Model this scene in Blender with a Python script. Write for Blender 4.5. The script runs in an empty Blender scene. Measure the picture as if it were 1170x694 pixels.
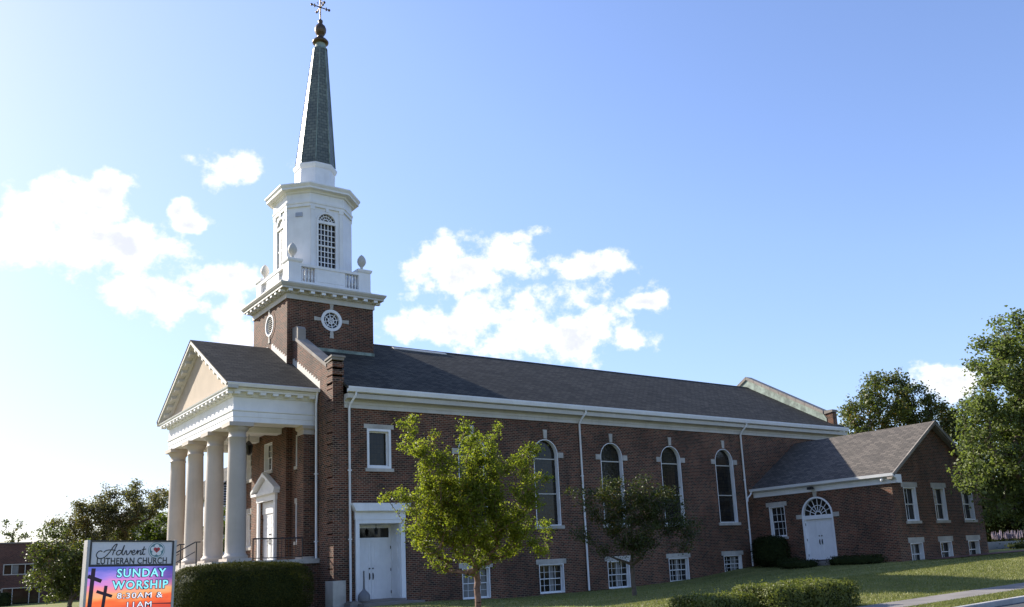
import bpy, bmesh, math, random
import numpy as np
from mathutils import Vector, Matrix
from mathutils.geometry import tessellate_polygon
sc = bpy.context.scene
COL = sc.collection

# ------------------------------------------------------------------ camera, sky, sun, exposure
cam_d = bpy.data.cameras.new('camera'); cam = bpy.data.objects.new('camera', cam_d); COL.objects.link(cam)
Rv = (0.80790232, -0.58746980, -0.04661630); Uv = (-0.08244036, -0.19098903, 0.97812411); Fv = (0.58352158, 0.78638567, 0.20273170)
CP = (-15.328757, -33.930025, 1.129372)
cam.matrix_world = Matrix(((Rv[0], Uv[0], -Fv[0], CP[0]), (Rv[1], Uv[1], -Fv[1], CP[1]), (Rv[2], Uv[2], -Fv[2], CP[2]), (0, 0, 0, 1)))
cam_d.sensor_width = 36.0; cam_d.sensor_fit = 'HORIZONTAL'
cam_d.lens = 1022.0217 / 1170 * 36.0
cam_d.shift_x = -(597.66 - 585) / 1170; cam_d.shift_y = (432.49 - 347) / 1170
cam_d.clip_start = 0.1; cam_d.clip_end = 3000
sc.camera = cam

SX, SY, SZ = -0.46, 1.0, 0.625                       # towards the sun
SL = math.sqrt(SX*SX + SY*SY + SZ*SZ)
SUN_EL = math.asin(SZ / SL); SUN_AZ = math.atan2(SX, SY)
world = bpy.data.worlds.new('World'); sc.world = world; world.use_nodes = True
wn = world.node_tree; wn.nodes.clear()

def N(nt, typ, **kw):
    n = nt.nodes.new(typ)
    for k, v in kw.items(): setattr(n, k, v)
    return n
def setin(nt, sock, v):
    if hasattr(v, 'is_output'): nt.links.new(v, sock)
    else: sock.default_value = v
def M2(nt, op, a, b=0.0, c=None, clamp=False):
    n = N(nt, 'ShaderNodeMath', operation=op, use_clamp=clamp)
    setin(nt, n.inputs[0], a); setin(nt, n.inputs[1], b)
    if c is not None: setin(nt, n.inputs[2], c)
    return n.outputs[0]
def MIX(nt, fac, a, b, blend='MIX'):
    n = N(nt, 'ShaderNodeMix', data_type='RGBA', blend_type=blend)
    setin(nt, n.inputs[0], fac)
    for s, v in ((n.inputs[6], a), (n.inputs[7], b)):
        if isinstance(v, (tuple, list)): s.default_value = (v[0], v[1], v[2], 1)
        else: nt.links.new(v, s)
    return n.outputs[2]
def SMOOTH(nt, v, lo, hi):
    n = N(nt, 'ShaderNodeMapRange', interpolation_type='SMOOTHSTEP')
    setin(nt, n.inputs[0], v); n.inputs[1].default_value = lo; n.inputs[2].default_value = hi
    return n.outputs[0]

sky = N(wn, 'ShaderNodeTexSky', sky_type='NISHITA', sun_disc=False, sun_elevation=SUN_EL, sun_rotation=SUN_AZ,
        altitude=50, air_density=1.0, dust_density=0.9, ozone_density=1.5)
tc = N(wn, 'ShaderNodeTexCoord')
sep = N(wn, 'ShaderNodeSeparateXYZ'); wn.links.new(tc.outputs['Generated'], sep.inputs[0])
az = M2(wn, 'ARCTAN2', sep.outputs[0], sep.outputs[1]); el = M2(wn, 'ARCSINE', sep.outputs[2])
wmap = N(wn, 'ShaderNodeMapping'); wn.links.new(tc.outputs['Generated'], wmap.inputs[0])
wmap.inputs['Scale'].default_value = (1, 1, 1.2)
def wnoise(scale, detail, rough, off=0.0):
    n = N(wn, 'ShaderNodeTexNoise'); n.inputs['Scale'].default_value = scale; n.inputs['Detail'].default_value = detail
    n.inputs['Roughness'].default_value = rough
    wn.links.new(wmap.outputs[0], n.inputs['Vector']); return n
n1 = wnoise(22, 10, 0.60); n2 = wnoise(30, 6, 0.55)
CLOUDS = [(0.167, 0.376, 0.06, 0.024), (0.108, 0.337, 0.056, 0.025), (0.211, 0.337, 0.062, 0.033), (0.232, 0.297, 0.071, 0.023), (0.287, 0.313, 0.056, 0.016), (0.316, 0.271, 0.02, 0.037), (0.118, 0.361, 0.041, 0.017), (0.309, 0.429, 0.044, 0.018), (0.256, 0.381, 0.011, 0.014), (0.266, 0.366, 0.018, 0.009), (0.585, 0.327, 0.074, 0.033), (0.703, 0.326, 0.059, 0.014), (0.619, 0.274, 0.116, 0.035), (0.538, 0.267, 0.076, 0.021), (0.694, 0.255, 0.078, 0.035), (0.759, 0.244, 0.02, 0.021), (0.781, 0.28, 0.022, 0.008), (1.089, 0.161, 0.036, 0.015), (0.645, 0.289, 0.081, 0.024), (0.181, 0.392, 0.035, 0.015)]
best = None
for (a0, e0, ra, re) in CLOUDS:
    x = M2(wn, 'DIVIDE', M2(wn, 'SUBTRACT', az, a0), ra); y = M2(wn, 'DIVIDE', M2(wn, 'SUBTRACT', el, e0), re)
    r2 = M2(wn, 'SQRT', M2(wn, 'ADD', M2(wn, 'MULTIPLY', x, x), M2(wn, 'MULTIPLY', y, y)))
    b = M2(wn, 'SUBTRACT', 1.0, r2)
    best = b if best is None else M2(wn, 'SMOOTH_MAX', best, b, 0.25)
nz = M2(wn, 'MULTIPLY', M2(wn, 'SUBTRACT', n1.outputs[0], 0.5), 4.3)
cv = M2(wn, 'ADD', best, nz)
mask = SMOOTH(wn, cv, -0.22, 0.55)
thick = SMOOTH(wn, M2(wn, 'ADD', cv, M2(wn, 'MULTIPLY', M2(wn, 'SUBTRACT', n2.outputs[0], 0.5), 2.2)), 0.35, 1.5)
CLOUD_HI = (5.4, 5.4, 5.4); CLOUD_LO = (3.8, 3.92, 4.2)
ccol = MIX(wn, thick, CLOUD_HI, CLOUD_LO)
skyt = MIX(wn, 1.0, sky.outputs[0], (1.0, 1.02, 1.23), 'MULTIPLY')
lum = N(wn, 'ShaderNodeRGBToBW'); wn.links.new(skyt, lum.inputs[0])
damp = M2(wn, 'DIVIDE', 1.0, M2(wn, 'ADD', 1.0, M2(wn, 'MULTIPLY', M2(wn, 'MAXIMUM', M2(wn, 'SUBTRACT', lum.outputs[0], 2.6), 0.0), 0.11)))
dn = N(wn, 'ShaderNodeVectorMath', operation='SCALE'); wn.links.new(skyt, dn.inputs[0]); wn.links.new(damp, dn.inputs['Scale'])
skyd = dn.outputs[0]
cl2 = MIX(wn, 0.6, ccol, MIX(wn, 1.0, skyd, ccol, 'LIGHTEN'))
fin = MIX(wn, M2(wn, 'MULTIPLY', mask, 0.96), skyd, cl2)
bg = N(wn, 'ShaderNodeBackground'); bg.inputs[1].default_value = 0.12
wn.links.new(fin, bg.inputs[0])
wo = N(wn, 'ShaderNodeOutputWorld'); wn.links.new(bg.outputs[0], wo.inputs[0])

sun_d = bpy.data.lights.new('sun', 'SUN'); sun_d.energy = 5.0; sun_d.angle = math.radians(0.53); sun_d.color = (1.0, 0.93, 0.82)
sun = bpy.data.objects.new('sun', sun_d); COL.objects.link(sun)
sun.rotation_euler = Vector((SX, SY, SZ)).to_track_quat('Z', 'Y').to_euler()
sun.location = (-30, 50, 40)
sc.view_settings.view_transform = 'Standard'; sc.view_settings.look = 'None'
sc.view_settings.gamma = 1.0; sc.view_settings.use_curve_mapping = False
sc.view_settings.exposure = 0.95
sc.cycles.max_bounces = 6; sc.cycles.transparent_max_bounces = 8

# ------------------------------------------------------------------ materials
MAT = {}
def newmat(name):
    m = bpy.data.materials.new(name); m.use_nodes = True; nt = m.node_tree
    MAT[name] = m
    return m, nt, nt.nodes['Principled BSDF']
def noise(nt, vec, scale, detail=4, rough=0.55):
    n = N(nt, 'ShaderNodeTexNoise'); n.inputs['Scale'].default_value = scale
    n.inputs['Detail'].default_value = detail; n.inputs['Roughness'].default_value = rough
    if vec is not None: nt.links.new(vec, n.inputs['Vector'])
    return n.outputs[0]
def coords(nt, kind='Object'):
    return N(nt, 'ShaderNodeTexCoord').outputs[kind]
def bump(nt, b, h, strength=0.3, dist=0.01):
    n = N(nt, 'ShaderNodeBump'); n.inputs['Strength'].default_value = strength; n.inputs['Distance'].default_value = dist
    nt.links.new(h, n.inputs['Height']); nt.links.new(n.outputs[0], b.inputs['Normal'])
def simple(name, col, rough=0.6, var=0.15, scale=2.0, metal=0.0, spec=None, streak=0.0):
    m, nt, b = newmat(name)
    v = coords(nt)
    f = noise(nt, v, scale, 6, 0.6)
    lo = tuple(c*(1-var) for c in col); hi = tuple(min(1, c*(1+var)) for c in col)
    c = MIX(nt, SMOOTH(nt, f, 0.3, 0.7), lo, hi)
    if streak:
        mp = N(nt, 'ShaderNodeMapping'); mp.inputs['Scale'].default_value = (5, 5, 0.5); nt.links.new(v, mp.inputs[0])
        f2 = noise(nt, mp.outputs[0], 1.6, 5, 0.6)
        c = MIX(nt, M2(nt, 'MULTIPLY', SMOOTH(nt, f2, 0.5, 0.8), streak), c, tuple(x*0.55 for x in col))
    nt.links.new(c, b.inputs['Base Color']); b.inputs['Roughness'].default_value = rough
    b.inputs['Metallic'].default_value = metal
    if spec is not None: b.inputs['Specular IOR Level'].default_value = spec
    bump(nt, b, noise(nt, v, scale*14, 4), 0.15, 0.004)
    return m
def brickmat(name, c1, c2, mortar, bw, rh, ms, off=0.5, bias=0.0, bumpd=0.006, rough=0.85, big=0.22, spec=0.35, streak=0.0):
    m, nt, b = newmat(name)
    uv = coords(nt, 'UV'); ob = coords(nt)
    t = N(nt, 'ShaderNodeTexBrick', offset=off); nt.links.new(uv, t.inputs['Vector'])
    t.inputs['Color1'].default_value = (*c1, 1); t.inputs['Color2'].default_value = (*c2, 1); t.inputs['Mortar'].default_value = (*mortar, 1)
    t.inputs['Scale'].default_value = 1; t.inputs['Mortar Size'].default_value = ms; t.inputs['Mortar Smooth'].default_value = 0.1
    t.inputs['Bias'].default_value = bias; t.inputs['Brick Width'].default_value = bw; t.inputs['Row Height'].default_value = rh
    f = noise(nt, ob, 0.55, 6, 0.65)
    f2 = noise(nt, ob, 9.0, 4, 0.6)
    c = MIX(nt, 1.0, t.outputs[0], MIX(nt, SMOOTH(nt, f, 0.3, 0.72), (1-big,)*3, (1+big, 1+big*.9, 1+big*.85)), 'MULTIPLY')
    c = MIX(nt, 1.0, c, MIX(nt, f2, (.72, .72, .72), (1.28, 1.28, 1.28)), 'MULTIPLY')
    if streak:
        mp = N(nt, 'ShaderNodeMapping'); mp.inputs['Scale'].default_value = (1.5, 1.5, .22); nt.links.new(ob, mp.inputs[0])
        f4 = noise(nt, mp.outputs[0], 1.3, 6, .65)
        c = MIX(nt, 1.0, c, MIX(nt, SMOOTH(nt, f4, .48, .75), (1.08, 1.06, 1.05), (1-streak,)*3), 'MULTIPLY')
    nt.links.new(c, b.inputs['Base Color']); b.inputs['Roughness'].default_value = rough
    b.inputs['Specular IOR Level'].default_value = spec
    bump(nt, b, M2(nt, 'ADD', M2(nt, 'MULTIPLY', t.outputs[1], -1.0), M2(nt, 'MULTIPLY', f2, 0.6)), 0.6, bumpd)
    return m
brickmat('brick', (.134, .044, .022), (.020, .010, .007), (.19, .14, .098), .215, .08, .012, big=.3, streak=.35)
brickmat('brick_far', (.13, .055, .038), (.07, .033, .026), (.17, .12, .10), .22, .08, .008)
brickmat('shingle', (.080, .070, .053), (.028, .0255, .020), (.010, .009, .008), .36, .19, .018, bumpd=0.012, rough=0.9, big=0.18)
brickmat('shingle_weathered', (.135, .116, .098), (.075, .066, .057), (.035, .033, .03), .36, .19, .014, bumpd=0.012, rough=0.9, big=0.07)
brickmat('slate_green', (.135, .15, .112), (.085, .098, .072), (.03, .04, .034), .26, .17, .014, bumpd=0.01, rough=0.42, big=0.25, spec=0.6)
simple('stone', (.43, .40, .35), 0.85, 0.2, 1.6, streak=0.25)
simple('stone_cap', (.25, .22, .19), 0.85, 0.22, 1.3, streak=0.3)
simple('white_paint', (.76, .755, .75), 0.5, 0.06, 1.2, streak=0.2)
simple('white_aged', (.50, .475, .42), 0.55, 0.08, 1.0, streak=0.3)
simple('column_paint', (.45, .39, .325), 0.6, 0.07, 0.8, streak=0.22)
simple('stucco', (.43, .35, .265), 0.9, 0.06, 1.5, streak=0.1)
simple('copper', (.20, .25, .21), 0.65, 0.45, 2.5, streak=0.7)
simple('bronze', (.10, .07, .045), 0.45, 0.3, 6, metal=0.6)
simple('black_metal', (.018, .018, .02), 0.4, 0.2, 4)
simple('galvanised', (.36, .36, .36), 0.45, 0.1, 3, metal=0.7)
simple('concrete', (.20, .18, .16), 0.9, 0.16, 1.2, streak=0.0)
simple('kerb_stone', (.34, .33, .31), 0.9, 0.2, 1.5)
simple('asphalt', (.055, .055, .057), 0.92, 0.25, 3.0)
simple('mulch', (.16, .06, .04), 0.95, 0.4, 12)
simple('bark', (.10, .075, .055), 0.9, 0.35, 9)
simple('bark_maple', (.15, .085, .06), 0.85, 0.4, 9)
simple('grey_plastic', (.16, .16, .165), 0.5, 0.1, 3)
simple('white_clapboard', (.62, .66, .72), 0.6, 0.05, 2)
simple('curtain', (.20, .195, .18), 0.9, 0.15, 7)
simple('flower', (.15, .12, .15), 0.8, 0.25, 9)
simple('dark_inside', (.02, .02, .02), 0.8, 0.2, 1)
m, nt, b = newmat('glass')
v = coords(nt); f = noise(nt, v, 1.1, 3)
nt.links.new(MIX(nt, SMOOTH(nt, f, 0.35, 0.65), (.010, .010, .010), (.03, .026, .02)), b.inputs['Base Color'])
b.inputs['Roughness'].default_value = 0.06; b.inputs['Specular IOR Level'].default_value = 0.35
bump(nt, b, noise(nt, v, 2.2, 2), 0.12, 0.02)
m, nt, b = newmat('leaded_glass')
uv = coords(nt, 'UV')
t = N(nt, 'ShaderNodeTexBrick', offset=0.0); nt.links.new(uv, t.inputs['Vector'])
t.inputs['Color1'].default_value = (.016, .015, .014, 1); t.inputs['Color2'].default_value = (.032, .026, .018, 1); t.inputs['Mortar'].default_value = (.008, .008, .008, 1)
t.inputs['Scale'].default_value = 1; t.inputs['Brick Width'].default_value = .14; t.inputs['Row Height'].default_value = .2; t.inputs['Mortar Size'].default_value = .008
nt.links.new(t.outputs[0], b.inputs['Base Color']); b.inputs['Roughness'].default_value = 0.1; b.inputs['Specular IOR Level'].default_value = 0.26
bump(nt, b, noise(nt, coords(nt), 5, 2), 0.25, 0.02)

def leafmat(name, c_lo, c_hi, trans=0.35, tint=None, rough=0.5, tint_amt=0.15):
    m = bpy.data.materials.new(name); m.use_nodes = True; nt = m.node_tree; MAT[name] = m
    b = nt.nodes['Principled BSDF']; out = nt.nodes['Material Output']
    g = N(nt, 'ShaderNodeNewGeometry'); r = g.outputs['Random Per Island']
    f = noise(nt, coords(nt), 0.9, 3)
    k = M2(nt, 'ADD', M2(nt, 'MULTIPLY', r, 0.6), M2(nt, 'MULTIPLY', SMOOTH(nt, f, 0.3, 0.7), 0.4))
    c = MIX(nt, k, c_lo, c_hi)
    if tint:
        r2 = M2(nt, 'FRACT', M2(nt, 'MULTIPLY', r, 37.7))
        f3 = SMOOTH(nt, noise(nt, coords(nt), 0.6, 2), 0.45, 0.65)
        c = MIX(nt, M2(nt, 'MULTIPLY', M2(nt, 'MULTIPLY', SMOOTH(nt, r2, 1-2*tint_amt, 1.0), f3), 0.9), c, tint)
    nt.links.new(c, b.inputs['Base Color']); b.inputs['Roughness'].default_value = rough; b.inputs['Specular IOR Level'].default_value = 0.35 if rough < .7 else .08
    tr = N(nt, 'ShaderNodeBsdfTranslucent')
    nt.links.new(MIX(nt, 1.0, c, (1.25, 1.35, .6), 'MULTIPLY'), tr.inputs[0])
    ms = N(nt, 'ShaderNodeMixShader'); ms.inputs[0].default_value = trans
    nt.links.new(b.outputs[0], ms.inputs[1]); nt.links.new(tr.outputs[0], ms.inputs[2]); nt.links.new(ms.outputs[0], out.inputs[0])
leafmat('leaf_maple', (.105, .14, .018), (.24, .255, .042), 0.64, (.30, .19, .03), tint_amt=.1)
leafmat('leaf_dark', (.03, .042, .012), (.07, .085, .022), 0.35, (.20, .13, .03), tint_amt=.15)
leafmat('leaf_oak', (.095, .125, .04), (.19, .22, .085), 0.5, None)
leafmat('leaf_autumn', (.06, .08, .022), (.13, .15, .045), 0.4, (.22, .12, .03), tint_amt=.2)
leafmat('leaf_brown', (.10, .10, .045), (.19, .175, .08), 0.42, (.16, .09, .04), tint_amt=.25)
leafmat('leaf_bright', (.06, .085, .012), (.13, .16, .025), 0.45)
leafmat('leaf_box', (.085, .105, .022), (.19, .20, .048), 0.38)
leafmat('leaf_hedge', (.030, .036, .008), (.085, .085, .020), 0.2, rough=.8)
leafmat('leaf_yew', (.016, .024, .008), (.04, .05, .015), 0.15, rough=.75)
leafmat('grass_blade', (.115, .135, .038), (.245, .245, .085), 0.3, (.2, .17, .07), tint_amt=.2)

m, nt, b = newmat('lawn')
v = coords(nt)
mp = N(nt, 'ShaderNodeMapping'); mp.inputs['Scale'].default_value = (1, 3.5, 1); mp.inputs['Rotation'].default_value = (0, 0, 0.06); nt.links.new(v, mp.inputs[0])
f1 = noise(nt, mp.outputs[0], 0.35, 5, .6); f2 = noise(nt, v, 14, 5, .7)
c = MIX(nt, SMOOTH(nt, f1, .3, .7), (.115, .13, .038), (.235, .23, .082))
c = MIX(nt, 1.0, c, MIX(nt, f2, (.45, .45, .45), (1.55, 1.5, 1.4)), 'MULTIPLY')
nt.links.new(c, b.inputs['Base Color']); b.inputs['Roughness'].default_value = .95; b.inputs['Specular IOR Level'].default_value = .15
bump(nt, b, f2, .8, .04)

# ------------------------------------------------------------------ mesh builder
class MB:
    def __init__(s): s.v = []; s.f = []; s.mi = []; s.sm = []
    def face(s, pts, mi=0, smooth=False):
        i = len(s.v); s.v.extend([tuple(p) for p in pts]); s.f.append(tuple(range(i, i+len(pts)))); s.mi.append(mi); s.sm.append(smooth); return s
    def mesh(s, pts, faces, mi=0, smooth=False):
        i = len(s.v); s.v.extend([tuple(p) for p in pts])
        for f in faces: s.f.append(tuple(i+k for k in f)); s.mi.append(mi); s.sm.append(smooth)
        return s
    def box(s, x0, x1, y0, y1, z0, z1, mi=0):
        p = [(x, y, z) for x in (x0, x1) for y in (y0, y1) for z in (z0, z1)]
        return s.mesh(p, [(0, 1, 3, 2), (4, 6, 7, 5), (0, 4, 5, 1), (2, 3, 7, 6), (0, 2, 6, 4), (1, 5, 7, 3)], mi)
    def pbox(s, P, u0, u1, z0, z1, d0, d1, mi=0):
        p = [P(u, z, d) for u in (u0, u1) for d in (d0, d1) for z in (z0, z1)]
        return s.mesh(p, [(0, 1, 3, 2), (4, 6, 7, 5), (0, 4, 5, 1), (2, 3, 7, 6), (0, 2, 6, 4), (1, 5, 7, 3)], mi)
    def prism(s, poly, P, d0, d1, mi=0):
        """poly of (u,z) extruded along the plane's d axis"""
        n = len(poly)
        a = [P(u, z, d0) for u, z in poly]; b = [P(u, z, d1) for u, z in poly]
        s.mesh(a+b, [(i, (i+1) % n, n+(i+1) % n, n+i) for i in range(n)], mi)
        tri = tessellate_polygon([[Vector((u, z, 0)) for u, z in poly]])
        s.mesh(a, [tuple(t) for t in tri], mi); s.mesh(b, [tuple(t) for t in tri], mi)
        return s
    def ring(s, outer, inner, P, d0, d1, mi=0, closed=True):
        n = len(outer)
        oa = [P(u, z, d0) for u, z in outer]; ob = [P(u, z, d1) for u, z in outer]
        ia = [P(u, z, d0) for u, z in inner]; ib = [P(u, z, d1) for u, z in inner]
        fs = []
        for i in range(n if closed else n-1):
            j = (i+1) % n
            fs += [(i, j, n+j, n+i), (2*n+i, 2*n+j, 3*n+j, 3*n+i), (i, j, 2*n+j, 2*n+i), (n+i, n+j, 3*n+j, 3*n+i)]
        if not closed: fs += [(0, n, 3*n, 2*n), (n-1, 2*n-1, 4*n-1, 3*n-1)]
        return s.mesh(oa+ob+ia+ib, fs, mi)
    def tube(s, pts, r, n=8, mi=0, smooth=True, caps=True):
        pts = [Vector(p) for p in pts]
        rs = r if isinstance(r, (list, tuple)) else [r]*len(pts)
        vs = []; fs = []
        up = None
        for i, p in enumerate(pts):
            t = (pts[min(i+1, len(pts)-1)] - pts[max(i-1, 0)])
            if t.length < 1e-9: t = Vector((0, 0, 1))
            t.normalize()
            if up is None: up = t.orthogonal().normalized()
            a = (up - t*up.dot(t))
            a = a.normalized() if a.length > 1e-6 else t.orthogonal().normalized()
            up = a; b = t.cross(a)
            for k in range(n):
                th = 2*math.pi*k/n
                vs.append(p + (a*math.cos(th) + b*math.sin(th))*rs[i])
        for i in range(len(pts)-1):
            for k in range(n):
                fs.append((i*n+k, i*n+(k+1) % n, (i+1)*n+(k+1) % n, (i+1)*n+k))
        s.mesh(vs, fs, mi, smooth)
        if caps:
            s.face(vs[:n], mi); s.face(vs[-n:], mi)
        return s
    def lathe(s, prof, cx, cy, n=24, mi=0, smooth=True, phase=0.0):
        vs = [(cx + r*math.cos(2*math.pi*k/n+phase), cy + r*math.sin(2*math.pi*k/n+phase), z) for r, z in prof for k in range(n)]
        fs = [(i*n+k, i*n+(k+1) % n, (i+1)*n+(k+1) % n, (i+1)*n+k) for i in range(len(prof)-1) for k in range(n)]
        s.mesh(vs, fs, mi, smooth)
        s.face(vs[:n], mi); s.face(vs[-n:], mi)
        return s
    def wall(s, P, outline, holes, reveal, mi=0):
        polys = [outline] + holes
        flat = [p for q in polys for p in q]
        tri = tessellate_polygon([[Vector((u, z, 0)) for u, z in q] for q in polys])
        s.mesh([P(u, z, 0) for u, z in flat], [tuple(t) for t in tri], mi)
        for h in holes:
            n = len(h)
            a = [P(u, z, 0) for u, z in h]; b = [P(u, z, -reveal) for u, z in h]
            s.mesh(a+b, [(i, (i+1) % n, n+(i+1) % n, n+i) for i in range(n)], mi)
        return s
    def loft(s, profs, mi=0, cap=True):
        n = len(profs[0]); vs = [p for q in profs for p in q]
        s.mesh(vs, [(i*n+k, i*n+(k+1) % n, (i+1)*n+(k+1) % n, (i+1)*n+k) for i in range(len(profs)-1) for k in range(n)], mi)
        if cap: s.face(profs[0], mi); s.face(profs[-1], mi)
        return s
    def build(s, name, mat, parent=None, origin=None):
        me = bpy.data.meshes.new(name)
        o = bpy.data.objects.new(name, me)
        off = Vector((0, 0, 0))
        if parent is not None:
            q = parent
            while q is not None: off += q.location; q = q.parent
        elif origin is not None: off = Vector(origin); o.location = off
        vs = np.array(s.v, dtype=float) - np.array(off)
        me.from_pydata([tuple(v) for v in vs], [], s.f)
        mats = mat if isinstance(mat, (list, tuple)) else [mat]
        for m_ in mats: me.materials.append(MAT[m_])
        me.polygons.foreach_set('material_index', s.mi); me.polygons.foreach_set('use_smooth', s.sm)
        bm = bmesh.new(); bm.from_mesh(me)
        bmesh.ops.recalc_face_normals(bm, faces=bm.faces)
        uvl = bm.loops.layers.uv.new('UVMap')
        Z = Vector((0, 0, 1))
        for f in bm.faces:
            n = f.normal
            if abs(n.z) > .985 or n.length < .5: t = Vector((1, 0, 0)); b = Vector((0, 1, 0))
            else:
                t = Z.cross(n).normalized(); b = n.cross(t)
                if abs(t.x) > abs(t.y):
                    if t.x < 0: t = -t
                elif t.y < 0: t = -t
            for l in f.loops:
                p = l.vert.co + off
                l[uvl].uv = (p.dot(t), p.dot(b))
        bm.to_mesh(me); bm.free(); me.update()
        COL.objects.link(o)
        if parent is not None: o.parent = parent
        return o
def tag(o, label, cat, group=None):
    o['label'] = label; o['category'] = cat
    if group: o['group'] = group
    return o
def thing(name, loc, label, cat, group=None):
    o = bpy.data.objects.new(name, None); o.empty_display_size = .3; COL.objects.link(o); o.location = loc
    return tag(o, label, cat, group)
def struct(o): o['kind'] = 'structure'; return o
def stuff(o): o['kind'] = 'stuff'; return o
def South(y0): return lambda u, z, d: (u, y0-d, z)
def West(x0): return lambda u, z, d: (x0-d, u, z)
def rect(u0, u1, z0, z1): return [(u0, z0), (u1, z0), (u1, z1), (u0, z1)]
def arch(c, hw, zb, zs, n=20, rz=None):
    rz = hw if rz is None else rz
    return [(c-hw, zb), (c+hw, zb)] + [(c+hw*math.cos(math.pi*i/n), zs+rz*math.sin(math.pi*i/n)) for i in range(n+1)]
def circ(c, z, r, n=32): return [(c+r*math.cos(2*math.pi*i/n), z+r*math.sin(2*math.pi*i/n)) for i in range(n)]
def lerp(t, xs, ys): return float(np.interp(t, xs, ys))
def g(x, y):
    w = lerp(x, [-60, -5, 3, 8, 15, 20, 25, 34, 60, 120], [-.5, -.3, -.2, -.37, -.3, -.1, .35, .5, .8, 1.2])
    c = lerp(x, [-60, 0, 3.4, 14, 23, 35, 60, 120], [-.6, -.3, -.2, .08, .3, .5, .8, 1.2])
    s_ = lerp(x, [-60, 0, 14, 40, 120], [-.9, -.47, -.21, .2, 1.0])
    if y > -14.3:
        t = min(max(-y/14.3, 0), 1); t = t*t*(3-2*t); return w*(1-t)+c*t
    t = min((-14.3-y)/5.5, 1); t = t*t*(3-2*t); return c*(1-t)+s_*t

# ------------------------------------------------------------------ ground, pavement, street
YK = -22.25
def sheet(name, mat, xs, ys, zf):
    nx, ny = len(xs), len(ys)
    b = MB(); b.mesh([(x, y, zf(x, y)) for y in ys for x in xs], [(j*nx+i, j*nx+i+1, (j+1)*nx+i+1, (j+1)*nx+i) for j in range(ny-1) for i in range(nx-1)], 0, True)
    return struct(b.build(name, mat))
XS = [-700, -300, -150, -80] + [x for x in range(-50, 71, 1)] + [90, 120, 200, 400, 800]
sheet('lawn', 'lawn', XS, [YK] + [y for y in range(-22, 3)] + [8, 20, 40, 80, 150, 300, 900], g)
sheet('street', 'asphalt', XS, [-32.0, -30, -28, -26, -24, YK-.15], lambda x, y: g(x, -22)-.13+.03*math.cos((y+27)/5.5))
sheet('ground', 'lawn', XS, [-700, -200, -80, -40, -31.95], lambda x, y: g(x, -22))
kb = MB(); kx = [x for x in XS if -80 <= x <= 120]
pr = lambda x: [(x, YK-.15, g(x, -22)-.25), (x, YK-.15, g(x, -22)-.0), (x, YK-.13, g(x, -22)+.018), (x, YK+.02, g(x, -22)+.018), (x, YK+.02, g(x, -22)-.25)]
kb.loft([pr(x) for x in kx]); struct(kb.build('kerb', 'kerb_stone'))
sw = MB(); x = -60.0
while x < 100:
    x1 = x+1.485
    a0, a1, b0, b1 = (x, -19.9), (x1, -19.9), (x, -21.15), (x1, -21.15)
    top = [(p[0], p[1], g(*p)+.03) for p in (b0, b1, a1, a0)]; bot = [(p[0], p[1], g(*p)-.1) for p in (b0, b1, a1, a0)]
    sw.mesh(top+bot, [(0, 1, 2, 3), (0, 1, 5, 4), (1, 2, 6, 5), (2, 3, 7, 6), (3, 0, 4, 7)])
    x += 1.5
struct(sw.build('sidewalk', 'concrete'))
mb_ = MB(); xs = np.linspace(27.5, 46, 16)
mb_.mesh([(x, y, g(x, y)+.035) for y in (-10.1, -9.4, -8.7) for x in xs], [(j*16+i, j*16+i+1, (j+1)*16+i+1, (j+1)*16+i) for j in range(2) for i in range(15)])
struct(mb_.build('soil', 'mulch'))
dp = MB(); dp.box(.7, 3.4, -1.3, -.02, -.5, -.12); struct(dp.build('door_path', 'concrete'))

# ------------------------------------------------------------------ the church
W2 = 6.593; HR = 12.57; EZ = 8.65; L1 = 34.4; L2 = 34.85; SLOPE = (HR-EZ)/(W2+.5)
church = thing('church', (17, 6.6, -.3), 'red brick church with white columned portico, steeple and side wing on the lawn', 'church')
S0 = South(0.0)
CEN = [6.76, 10.98, 15.2, 19.43, 23.66]
HW = .737
def part(mb, name, mat, parent=church): return mb.build(name, mat, parent)

# nave walls
holes = [rect(1.1, 3.0, -.05, 3.05), rect(1.53, 2.65, 5.34, 7.02)]
holes += [arch(c, HW, 2.84, 6.22) for c in CEN]
BW = .75
holes += [rect(c-BW+.02, c+BW-.02, -.28 if i < 3 else (-.18 if i == 3 else .12), 1.05) for i, c in enumerate(CEN)]
w = MB()
w.wall(S0, rect(.45, L1, -1.2, 8.2), holes, .34)
# cut a hole's end pieces: the two lowest reveals are covered by sills
w.face([(.45, 2*W2, -1.2), (L1, 2*W2, -1.2), (L1, 2*W2, 8.2), (.45, 2*W2, 8.2)])
nave_wall = part(w, 'nave_wall', 'brick')

# rusticated corner piers of the front
def pier(ya, yb, outs):
    p = MB(); z = .81
    p.box(.0, .45, ya+.03, yb-.03, .8, 8.9)
    while z < 8.7:
        p.box(-.008, .458, ya+.022, yb-.022, z+.022, min(z+.44, 8.8)); z += .46
    return p
part(pier(-.035, .62, None), 'corner_pier', 'brick'); part(pier(2*W2-.62, 2*W2+.035, None), 'corner_pier', 'brick')
b = MB(); b.box(-.06, .5, -.06, .66, -.6, .81); part(b, 'pier_base', 'stone')
b = MB(); b.box(-.06, .5, 2*W2-.66, 2*W2+.06, -.6, .81); part(b, 'pier_base', 'stone')

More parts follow.
